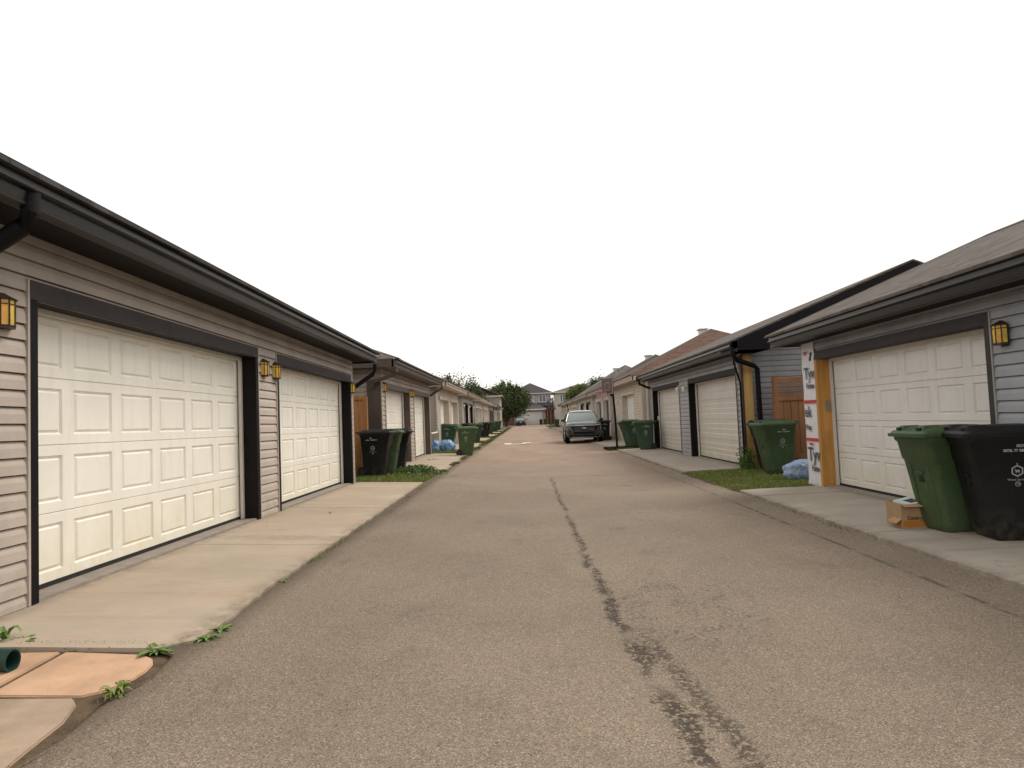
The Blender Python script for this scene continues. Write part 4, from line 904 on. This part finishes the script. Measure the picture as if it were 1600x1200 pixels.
# ------------------------------------------------------------------ far house
M_STUCCO = plain('mauve_siding', (.36, .33, .34), .7, .1, 1); M_HOUSEGD = door_mat('house_garage_door', (.62, .60, .57)); M_PANE = N('window_glass', .05, .6).color((.10, .12, .13)); M_PANEW = plain('window_blind', (.5, .52, .5), .4)
def house(name, label, x0, x1, y0, y1, z1, wallm, roofm, slope, wins, loc=None, oh=.45, gable=False):
    root = empty(name, ((x0+x1)/2, y0, 0)); tag(root, label, 'house', None); ox = (x0+x1)/2
    def fx_(o): o.location = (-ox, -y0, 0); return o
    b = MB(); b.box(x0, x1, y0, y1, -.1, z1); fx_(b.build('wall', wallm, root))
    c = [(x0-oh, y0-oh, z1), (x1+oh, y0-oh, z1), (x1+oh, y1+oh, z1), (x0-oh, y1+oh, z1)]; hw = (x1-x0)/2+oh; hy = (y1-y0)/2+oh; t = min(hw, hy); b = MB()
    if gable:
        k1, k2 = (ox, y0-oh, z1+hw*slope), (ox, y1+oh, z1+hw*slope); lo = lambda p: (p[0], p[1], p[2]-.15)
        for e in (0, 1):
            A_ = [c[0], c[3], k2, k1] if e == 0 else [c[1], k1, k2, c[2]]; b.loft([A_, [lo(p) for p in A_]])
        r = fx_(b.build('roof', roofm, root))
        b = MB(); b.loft([[(x0, y0, z1), (x1, y0, z1), (ox, y0, z1+hw*slope-.3)], [(x0, y1, z1), (x1, y1, z1), (ox, y1, z1+hw*slope-.3)]]); b.build('gable', wood_mat('gable_shakes', (.12, .085, .075)), r)
    else:
        if hw <= hy: k1, k2 = (ox, y0-oh+t, z1+t*slope), (ox, y1+oh-t, z1+t*slope)
        else: k1, k2 = (x0-oh+t, (y0+y1)/2, z1+t*slope), (x1+oh-t, (y0+y1)/2, z1+t*slope)
        if hw <= hy: b.tri(c[0], c[1], k1); b.quad(c[1], c[2], k2, k1); b.tri(c[2], c[3], k2); b.quad(c[3], c[0], k1, k2)
        else: b.quad(c[0], c[1], k2, k1); b.tri(c[1], c[2], k2); b.quad(c[2], c[3], k1, k2); b.tri(c[3], c[0], k1)
        lo = [(p[0], p[1], p[2]-.18) for p in c]
        for i in range(4): j = (i+1) % 4; b.quad(c[i], c[j], lo[j], lo[i])
        b.poly(lo); r = fx_(b.build('roof', roofm, root, recalc=False))
    b = MB(); b.box(x0-oh-.02, x1+oh+.02, y0-oh-.06, y0-oh-.005, z1-.2, z1-.03); fx_(b.build('fascia', C_WHITE, root))
    for wx0, wx1, wz0, wz1, n, light in wins:
        b = MB(); t = .09
        b.box(wx0-t, wx1+t, y0-.06, y0-.002, wz0-t, wz0); b.box(wx0-t, wx1+t, y0-.06, y0-.002, wz1, wz1+t); 
        for k in range(n+1): xx = wx0+(wx1-wx0)*k/n; b.box(xx-t*.6, xx+t*.6, y0-.055, y0-.002, wz0, wz1)
        wf = fx_(b.build('window', C_WHITE, root)); b = MB(); b.box(wx0, wx1, y0-.02, y0-.003, wz0, wz1); b.build('pane', M_PANEW if light else M_PANE, wf)
    return root, fx_
Yh = 133
h, fh = house('house', 'two-storey mauve house with dark hip roof closing the end of the lane', -2.6, 5.2, Yh, Yh+9, 6.15, M_STUCCO, SH_DARK, .5,
    [(-.05, .65, 4.45, 5.55, 1, True), (1.15, 1.9, 4.45, 5.55, 1, True), (2.95, 4.2, 4.45, 5.6, 2, False)])
b = MB(); b.box(-1.95, 3.9, Yh-5.5, Yh-.005, -.1, 2.9); fh(b.build('garage_wing', M_STUCCO, h))
b = MB(); x0, x1, ya, yb_ = -2.5, 4.4, Yh-6, Yh-.01; z = 2.95
k1, k2 = (-.2, yb_, 4.15), (2.1, yb_, 4.15); c = [(x0, ya, z), (x1, ya, z), (x1, yb_, z), (x0, yb_, z)]
b.quad(c[0], c[1], k2, k1); b.tri(c[1], c[2], k2); b.tri(c[3], c[0], k1); fh(b.build('wing_roof', SH_DARK, h, recalc=False))
b = MB(); b.box(x0, x1, ya-.06, ya, z-.22, z+.02); fh(b.build('wing_fascia', C_WHITE, h))
b = MB(); panel_door(b, lambda d, y, z: (y, Yh-5.5-.03+d, z), -1.45, 3.3, .02, 2.4, 0, 4, 8); fh(b.build('garage_door', M_HOUSEGD, h))
b = MB(); b.loft([[(2.5, Yh-1.6, 3.55), (5.5, Yh-1.6, 3.55), (5.5, Yh-.006, 3.6), (5.5, Yh-.006, 4.15), (2.5, Yh-.006, 4.15), (2.5, Yh-.006, 3.6)][:2]+[(5.5, Yh-1.6, 3.65), (2.5, Yh-1.6, 3.65)], [(2.5, Yh-.006, 3.55), (5.5, Yh-.006, 3.55), (5.5, Yh-.006, 4.2), (2.5, Yh-.006, 4.2)]]) ; fh(b.build('upper_porch_roof', SH_DARK, h))
b = MB(); b.loft([[(4.0, Yh-7, 2.7), (7.2, Yh-7, 2.7), (7.2, Yh-7, 2.9), (5.5, Yh-7, 3.4), (4.0, Yh-7, 2.95)], [(4.0, Yh-.01, 2.7), (7.2, Yh-.01, 2.7), (7.2, Yh-.01, 2.9), (5.5, Yh-.01, 3.4), (4.0, Yh-.01, 2.95)]]); fh(b.build('porch_roof', SH_RED, h))
M_DECK = wood_mat('deck_wood', (.30, .12, .08))
for xx in (4.2, 4.8, 5.5, 6.2, 6.9):
    b = MB(); b.box(xx-.08, xx+.08, Yh-6.9, Yh-6.7, 0, 2.7); fh(b.build('porch_post', M_DECK, h))
b = MB(); b.box(4.1, 7.1, Yh-1, Yh-.5, 0, 2.7); fh(b.build('porch_wall', M_DECK, h))
house('house', 'house with a dark shingled gable rising behind the far left garages', -9.2, -3.5, 97, 106, 4.7, siding_mat('siding_olive', (.36, .34, .28)), SH_GREY, .42, [(-6.6, -5.7, 3.3, 4.3, 2, False)], gable=True)
house('house', 'pale two-storey house with a grey roof behind the far right garages', 5.0, 12.5, 106, 115, 5.2, S_LIGHT, SH_GREY, .3, [(5.6, 6.4, 3.6, 4.7, 2, False)])

# ------------------------------------------------------------------ plants
def leaf_mat(name, c, c2):
    n = N(name, .6, .3); f = n.noise(3.5, 4, .6); g = n.noise(40, 2)
    col = n.mix(n.ramp(f, .3, .7), c, c2); col = n.mix(n.ramp(g, .3, .7, 0, .6), col, mul(c2, 1.35)); n.b.inputs['Subsurface Weight'].default_value = .0
    n.m.use_nodes = True; return n.color(col)
L_DARK = leaf_mat('foliage_dark', (.028, .042, .016), (.075, .095, .03)); L_OLIVE = leaf_mat('foliage_olive', (.07, .09, .022), (.13, .15, .035)); L_MID = leaf_mat('foliage_mid', (.035, .055, .02), (.08, .10, .035))
L_PURPLE = leaf_mat('foliage_purple', (.10, .07, .085), (.19, .15, .16)); L_WEED = leaf_mat('weed_leaf', (.06, .12, .02), (.13, .21, .05)); L_GRASS = leaf_mat('grass_blade', (.095, .135, .02), (.19, .22, .055)); L_SAGE = leaf_mat('sage_leaf', (.05, .10, .025), (.13, .19, .065))
M_BARK = plain('bark', (.09, .065, .05), .9, .35, 8, .2, bump=.5, fine=30)
def leaves_obj(name, pts, size, mat, parent, up=0.0):
    n = len(pts); c = np.asarray(pts); a = RNG.normal(size=(n, 3)); a[:, 2] += up; a /= np.linalg.norm(a, axis=1, keepdims=True)
    r = RNG.normal(size=(n, 3)); bvec = np.cross(a, r); bvec /= np.linalg.norm(bvec, axis=1, keepdims=True)
    s = size*RNG.uniform(.6, 1.4, (n, 1)); L = a*s; W = bvec*s*.42
    v = np.stack([c-L*.5, c+W, c+L*.7, c-W], 1).reshape(-1, 3); f = np.arange(n*4).reshape(-1, 4)
    me = bpy.data.meshes.new(name); me.from_pydata(v.tolist(), [], f.tolist()); me.materials.append(mat)
    o = bpy.data.objects.new(name, me); COL.objects.link(o); o.parent = parent; return o
def tree(name, loc, label, cat, stems, blobs, n, size, lmat, group=None, spiky=.0, lean=(0, 0)):
    root = empty(name, loc); tag(root, label, cat, group)
    b = MB()
    for s_ in stems:
        b.tube(s_[0], s_[1], 7)
    tips = []
    for (cx, cy, cz, rx, ry, rz) in blobs:
        base = Vector(stems[0][0][-1])
        for q in range(5):
            e = Vector((cx+random.uniform(-.6, .6)*rx, cy+random.uniform(-.6, .6)*ry, cz+random.uniform(-.2, .9)*rz))
            mid = base.lerp(e, .5)+Vector((random.uniform(-.1, .1), random.uniform(-.1, .1), .1))*rx; b.tube([base, mid, e], [.035*rx**.5, .022*rx**.5, .006], 5)
    b.build('trunk', M_BARK, root, smooth=True)
    P_ = []; tot = sum(q[3]*q[4]*q[5] for q in blobs)
    for (cx, cy, cz, rx, ry, rz) in blobs:
        m = int(n*rx*ry*rz/tot); ncl = max(8, m//45)
        d = RNG.normal(size=(ncl, 3)); d /= np.linalg.norm(d, axis=1, keepdims=True); rad = RNG.uniform(.25, 1.0, (ncl, 1))**.5
        cl = d*rad*np.array([rx, ry, rz]); cl[:, 2] += spiky*np.clip(d[:, 2], 0, 1)*RNG.uniform(0, 1, ncl)*rz
        per = m//ncl; off = RNG.normal(size=(ncl, per, 3))*np.array([.13, .13, .2+.2*spiky])*np.array([rx, ry, rz])
        P_.append((cl[:, None, :]+off).reshape(-1, 3)+np.array([cx, cy, cz]))
    P_ = np.concatenate(P_); P_ = P_[P_[:, 2] > .1]
    leaves_obj('crown', P_, size, lmat, root, up=spiky*1.2); return root
bt = tree('broad_tree', (-3.1, 112, 0), 'large dark green bushy tree standing left of the far house', 'tree',
    [([(0, 0, 0), (.1, 0, 1.2), (0, .1, 2.4)], [.22, .17, .11]), ([(0, 0, .6), (-1.0, .2, 2.0), (-1.6, .2, 3.4)], [.13, .09, .04]), ([(0, 0, .6), (1.0, -.1, 2.2), (1.8, 0, 4.0)], [.13, .09, .04])],
    [(0, 0, 3.8, 3.1, 2.5, 1.9), (-2.0, .2, 3.9, 1.5, 1.5, 1.3), (2.1, 0, 4.3, 1.6, 1.5, 1.3), (0, 0, 5.6, 1.6, 1.5, 1.1), (0, .5, 2.2, 2.2, 1.6, .9), (1.5, 0, 5.6, .9, 1, .8), (-1.2, 0, 5.3, 1.0, 1, .8), (-2.9, 0, 3.6, .7, .8, .8), (.5, 0, 6.4, .7, .7, .6)], 24000, .2, L_DARK, spiky=.45); bt.scale = (1.17, 1, 1.04)
for k, (x, y, hgt, r, lab, lm) in enumerate([
    (-9.9, 84, 6.3, 2.1, 'green tree peeking above the cream gutter, leftmost behind the left garages', L_MID),
    (-8.6, 94.5, 7.0, 2.6, 'wider green tree behind the left garages, left of the gable house', L_MID),
    (-9.7, 86, 6.8, .9, 'thin feathery treetop just above the third left garage roof', L_MID),
    (-7.2, 93.5, 5.9, 1.4, 'small dark green tree touching the gable house', L_DARK)]):
    tree('garden_tree', (x, y, 0), lab, 'tree', [([(0, 0, 0), (.05, 0, hgt*.35), (0, 0, hgt*.6)], [.12, .09, .05])], [(0, 0, hgt-r*.9, r, r, r*.9), (r*.5, 0, hgt-r*1.3, r*.8, r, r*.7), (-r*.6, 0, hgt-r*1.2, r*.7, r, r*.7)], 5200 if r > 1 else 1600, .2 if r > 1 else .16, lm, 'trees behind the garages', spiky=.4)
tree('leaning_tree', (4.7, 70.8, 0), 'olive green tree on a thin leaning trunk above the far right garages', 'tree', [([(0, 0, 0), (-.1, 0, 1.4), (-.25, 0, 2.5), (-.45, 0, 3.1)], [.07, .06, .05, .04])],
    [(.5, .6, 3.55, .9, .8, .6), (1.3, 1.0, 3.9, .9, .8, .55), (0, .2, 3.1, .5, .5, .45)], 5200, .13, L_OLIVE, spiky=.5)
tree('garden_tree', (9.6, 86, 0), 'dark green tree rising over the grey roofs on the far right', 'tree', [([(0, 0, 0), (0, 0, 2), (0, 0, 3.6)], [.12, .1, .06])], [(0, 0, 4.6, 1.7, 1.5, 1.1), (-1.0, 0, 4.4, 1.1, 1, .9)], 4200, .17, L_MID, 'trees behind the garages', spiky=.4)
tree('purple_leaved_tree', (3.95, 81, 0), 'small purple leaved tree leaning over the lane by the far right garages', 'tree', [([(.1, 0, 0), (-.3, 0, 1.0), (-.7, 0, 1.9)], [.05, .045, .035])], [(-.85, 0, 2.9, .45, .45, .7), (-.6, 0, 2.3, .4, .4, .4)], 1300, .1, L_PURPLE, spiky=.3)
tree('bare_tree', (9.9, 60, 0), 'thin dark spire of a spruce above the long grey roof', 'tree', [([(0, 0, 0), (0, 0, 3), (0, 0, 4.6)], [.08, .06, .02])], [(0, 0, 4.0, .22, .22, .7), (.1, 0, 4.5, .12, .12, .5)], 500, .1, L_DARK)

def grass(name, region, n, hgt, mat, label=None, wid=.006, lean=.5, thing=False, taper=1):
    """region: function returning (x, y) samples"""
    xy = region(n); z = np.array([gz(x) for x in xy[:, 0]])-.035; h = hgt*RNG.uniform(.35, 1.1, n); a = RNG.uniform(0, 2*math.pi, n)
    d = np.stack([np.cos(a), np.sin(a)], 1); s = np.stack([-d[:, 1], d[:, 0]], 1)*wid; ln = (RNG.uniform(0, lean, n)*h)[:, None]
    base = np.column_stack([xy, z]); p0 = base.copy(); p0[:, :2] += s; p1 = base.copy(); p1[:, :2] -= s
    m = base.copy(); m[:, :2] += d*ln*.35; m[:, 2] += h*.55; t = base.copy(); t[:, :2] += d*ln; t[:, 2] += h
    m0 = m.copy(); m0[:, :2] += s*.7; m1 = m.copy(); m1[:, :2] -= s*.7
    v = np.stack([p0, p1, m1, m0, t], 1).reshape(-1, 3); i = np.arange(n)*5
    f = [(int(k), int(k+1), int(k+2), int(k+3)) for k in i]+[(int(k+3), int(k+2), int(k+4)) for k in i]
    me = bpy.data.meshes.new(name); me.from_pydata(v.tolist(), [], f); me.materials.append(mat); o = bpy.data.objects.new(name, me); COL.objects.link(o)
    return tag(o, label, kind='stuff')
def box_region(x0, x1, y0, y1, edge=None, clump=.0):
    def r(n):
        x = RNG.uniform(x0, x1, n); y = RNG.uniform(y0, y1, n)
        k = np.sin(x*7.3+y*3.1)+np.sin(x*2.1-y*5.7)+RNG.normal(size=n)*.8
        keep = k > -1.6+clump; x = x[keep]; y = y[keep]; idx = RNG.integers(0, len(x), n); return np.column_stack([x[idx]+RNG.normal(size=n)*.01, y[idx]+RNG.normal(size=n)*.01])
    return r
def soil(x0, x1, y0, y1):
    nx_, ny_ = 14, max(4, int((y1-y0)*5)); b = MB()
    for j in range(ny_+1):
        for i in range(nx_+1):
            x = x0+(x1-x0)*i/nx_; y = y0+(y1-y0)*j/ny_
            if i in (0, nx_): x += random.uniform(-.03, .03)
            b.v.append((x, y, gz(x)-.02+random.uniform(-.006, .006)))
    for j in range(ny_):
        for i in range(nx_): k = j*(nx_+1)+i; b.f.append((k, k+1, k+nx_+2, k+nx_+1))
    tag(b.build('soil', M_SOIL, recalc=False), kind='structure')
soil(-4.6, -1.98, 13.36, 16.19); soil(3.22, 6.2, 10.72, 14.38)
grass('grass', box_region(-4.3, -2.02, 13.4, 16.15), 16000, .09, L_GRASS, 'green grass between the first two left driveways')
grass('grass', box_region(3.25, 5.3, 10.75, 14.3, clump=.5), 17000, .07, L_GRASS, 'patchy grass between the first two right driveways')
grass('grass', box_region(3.0, 4.6, 24.6, 26.4), 5000, .1, L_OLIVE, 'yellow green grass at the foot of the hoop', wid=.01)
grass('grass', box_region(-4.4, -2.0, 24.4, 26.9), 6000, .1, L_GRASS, 'grass under the blue bags', wid=.01)
for (a, c) in ((34.6, 36.4), (44.1, 45.9), (54.1, 55.4), (63.1, 64.4), (72.1, 73.9), (82.1, 83.9)):
    grass('grass', box_region(-3.6, -1.95, a, c), 2600, .13, L_OLIVE, wid=.02)
    
for (a, c) in ((43.6, 45.9), (56.2, 57.8), (84.2, 100)): grass('grass', box_region(3.0, 4.6, a, c), 2200, .12, L_OLIVE, wid=.02)
# thin weeds and grass in the seam beside the lane
def edge_region(xf, y0, y1, sp=.03):
    def r(n):
        c = RNG.uniform(y0, y1, max(3, int((y1-y0)*1.1))); y = c[RNG.integers(0, len(c), n)]+RNG.normal(size=n)*.11; y = np.clip(y, y0, y1); return np.column_stack([xf+RNG.normal(size=n)*sp+.01*np.sin(y*3), y])
    return r
grass('edge_grass', edge_region(-1.92, 4.9, 13.3, .02), 520, .05, L_GRASS, 'sparse grass in the seam between left driveway and lane', wid=.004)
grass('edge_grass', edge_region(-1.98, 16.2, 24.3, .04), 2500, .08, L_OLIVE, 'grass fringe along the second left driveway', wid=.008)
grass('edge_grass', edge_region(-2.05, 27, 92, .08), 6000, .10, L_OLIVE, 'grass fringe along the far left driveways', wid=.02)
grass('edge_grass', edge_region(3.22, 5.5, 24, .02), 300, .04, L_OLIVE, 'sparse grass in the seam of the right driveways', wid=.004)
grass('grass_by_slabs', (lambda n: np.column_stack([-2.6+RNG.normal(size=n)*.33, 3.80+RNG.normal(size=n)*.018])), 500, .05, L_WEED, 'thin grass in the joint above the terracotta slabs', wid=.003)
# rosette weeds
def weed(x, y, r, n, label, up=.4, mat=L_WEED):
    b = MB(); z0 = gz(x)-.02
    for k in range(n):
        a = 2*math.pi*k/n+random.uniform(-.3, .3); L = r*random.uniform(.6, 1.15); w0 = L*.15; seg = 7; prev = None; rise = random.uniform(.3, 1)*up
        for i in range(seg+1):
            t = i/seg; d = L*t; zz = L*rise*math.sin(t*math.pi*.75)*.8; wd = w0*(math.sin(math.pi*min(1, t*.92+.06)))*(1 if i % 2 else .62)+.0012
            c = Vector((d*math.cos(a), d*math.sin(a), zz)); sd_ = Vector((-math.sin(a), math.cos(a), .0))*wd
            cur = (tuple(c-sd_+Vector((0, 0, wd*.4))), tuple(c), tuple(c+sd_+Vector((0, 0, wd*.4))))
            if prev: b.quad(prev[0], prev[1], cur[1], cur[0]); b.quad(prev[1], prev[2], cur[2], cur[1])
            prev = cur
    o = b.build('weed', mat, recalc=False); o.location = (x, y, z0); return tag(o, label, 'weed', 'weeds in the paving joints')
weed(-2.03, 3.70, .105, 18, 'leafy dandelion growing at the corner where driveway meets terracotta slab')
weed(-1.86, 3.93, .085, 16, 'dandelion at the rounded corner of the first driveway')
weed(-1.86, 4.10, .09, 9, 'small weed just above the dandelion on the driveway corner')
weed(-2.86, 3.84, .10, 14, 'spreading weed above the drain pipe'); weed(-2.98, 3.86, .10, 10, 'tall thin weed at the left picture edge behind the pipe', 1.2)
weed(-1.90, 3.12, .07, 40, 'tuft of grass-like weed on the soil beside the slabs', 1.1, L_GRASS)
weed(-1.92, 5.3, .05, 8, 'tiny weed in the driveway seam'); weed(-2.5, 3.72, .04, 7, 'tiny weed in the joint between two terracotta slabs')
def bush(name, loc, label, n, rx, ry, rz, size, mat):
    root = empty(name, loc); tag(root, label, 'weeds'); b = MB()
    P_ = []
    for k in range(n):
        x, y = RNG.normal(size=2)*[rx*.5, ry*.5]; hh = rz*RNG.uniform(.5, 1.1)*max(.3, 1-(x/rx)**2*.5); dx, dy = RNG.normal(size=2)*.06
        b.tube([(x, y, 0), (x+dx*.4, y+dy*.4, hh*.6), (x+dx, y+dy, hh)], [.004, .003, .0015], 3)
        for q in range(14): t = RNG.uniform(.15, 1.02); P_.append((x+dx*t+RNG.normal()*.025, y+dy*t+RNG.normal()*.025, hh*t))
    tag(b.build('stems', mat, root, recalc=False), kind='stuff'); leaves_obj('foliage', P_, size, mat, root, up=.3); return root
bush('weed_clump', (-2.55, 15.65, gz(-2.5)-.03), 'bushy pale green weeds sprawling beside the bins on the left', 430, .46, .36, .20, .036, L_SAGE)
bush('weed_clump', (4.50, 14.15, gz(4.5)-.03), 'small climbing weed at the foot of the bare wooden corner board', 60, .12, .1, .5, .04, L_WEED)
# loose stones, leaves and crumbs, one small heap each on the edges
b = MB()
for k in range(520):
    e = random.random()
    if e < .62: x, y = random.gauss(-1.88, .04), random.uniform(2.2, 14)
    elif e < .66: x, y = random.gauss(-2.6, .5), random.gauss(3.70, .015)
    elif e < .8: x, y = random.gauss(-1.85, .03), random.uniform(2.2, 4)
    else: x, y = random.gauss(3.22, .04), random.uniform(4, 13)
    s_ = random.uniform(.002, .007); z = gz(x)+(.006 if x < -1.96 or x > 3.3 else -.014)
    p = [(x+s_*random.uniform(.6, 1.2)*math.cos(a), y+s_*random.uniform(.6, 1.2)*math.sin(a)) for a in (0, 1.5, 3.1, 4.6)]
    b.loft([[(u, v, z-.006) for u, v in p], [(x+(u-x)*.6, y+(v-y)*.6, z+s_*.7) for u, v in p]])
tag(b.build('gravel', plain('gravel', (.20, .16, .12), .9, .5, 40, .2)), 'scattered grit and small stones on lane and driveways', kind='stuff')
M_DRY = plain('dry_leaf', (.16, .08, .035), .8, .3, 30, .2)
for k, (x, y, lab) in enumerate([(-2.85, 20.6, 'dry brown leaves lying on the second left driveway'), (-2.6, 9.0, 'dry leaf on the first left driveway')]):
    b = MB(); n = 5 if k == 0 else 1
    for q in range(n):
        ox, oy = (random.uniform(-.18, .18), random.uniform(-.1, .1)) if n > 1 else (0, 0); L = .05 if k else .07; a = random.uniform(0, 6)
        pts = [(-L, 0, .004), (-L*.3, L*.4, .016), (L*.5, L*.35, .02), (L, 0, .006), (L*.5, -L*.4, .018), (-L*.3, -L*.35, .012)]
        pr_ = [(ox+p[0]*math.cos(a)-p[1]*math.sin(a), oy+p[0]*math.sin(a)+p[1]*math.cos(a), p[2]) for p in pts]; c = (ox, oy, .007)
        for i in range(6): b.tri(c, pr_[i], pr_[(i+1) % 6])
    o = b.build('dry_leaf', M_DRY, recalc=False); o.location = (x, y, gz(x)+(.006 if x < -2 else -.024)); tag(o, lab, 'dry leaf', 'fallen leaves')
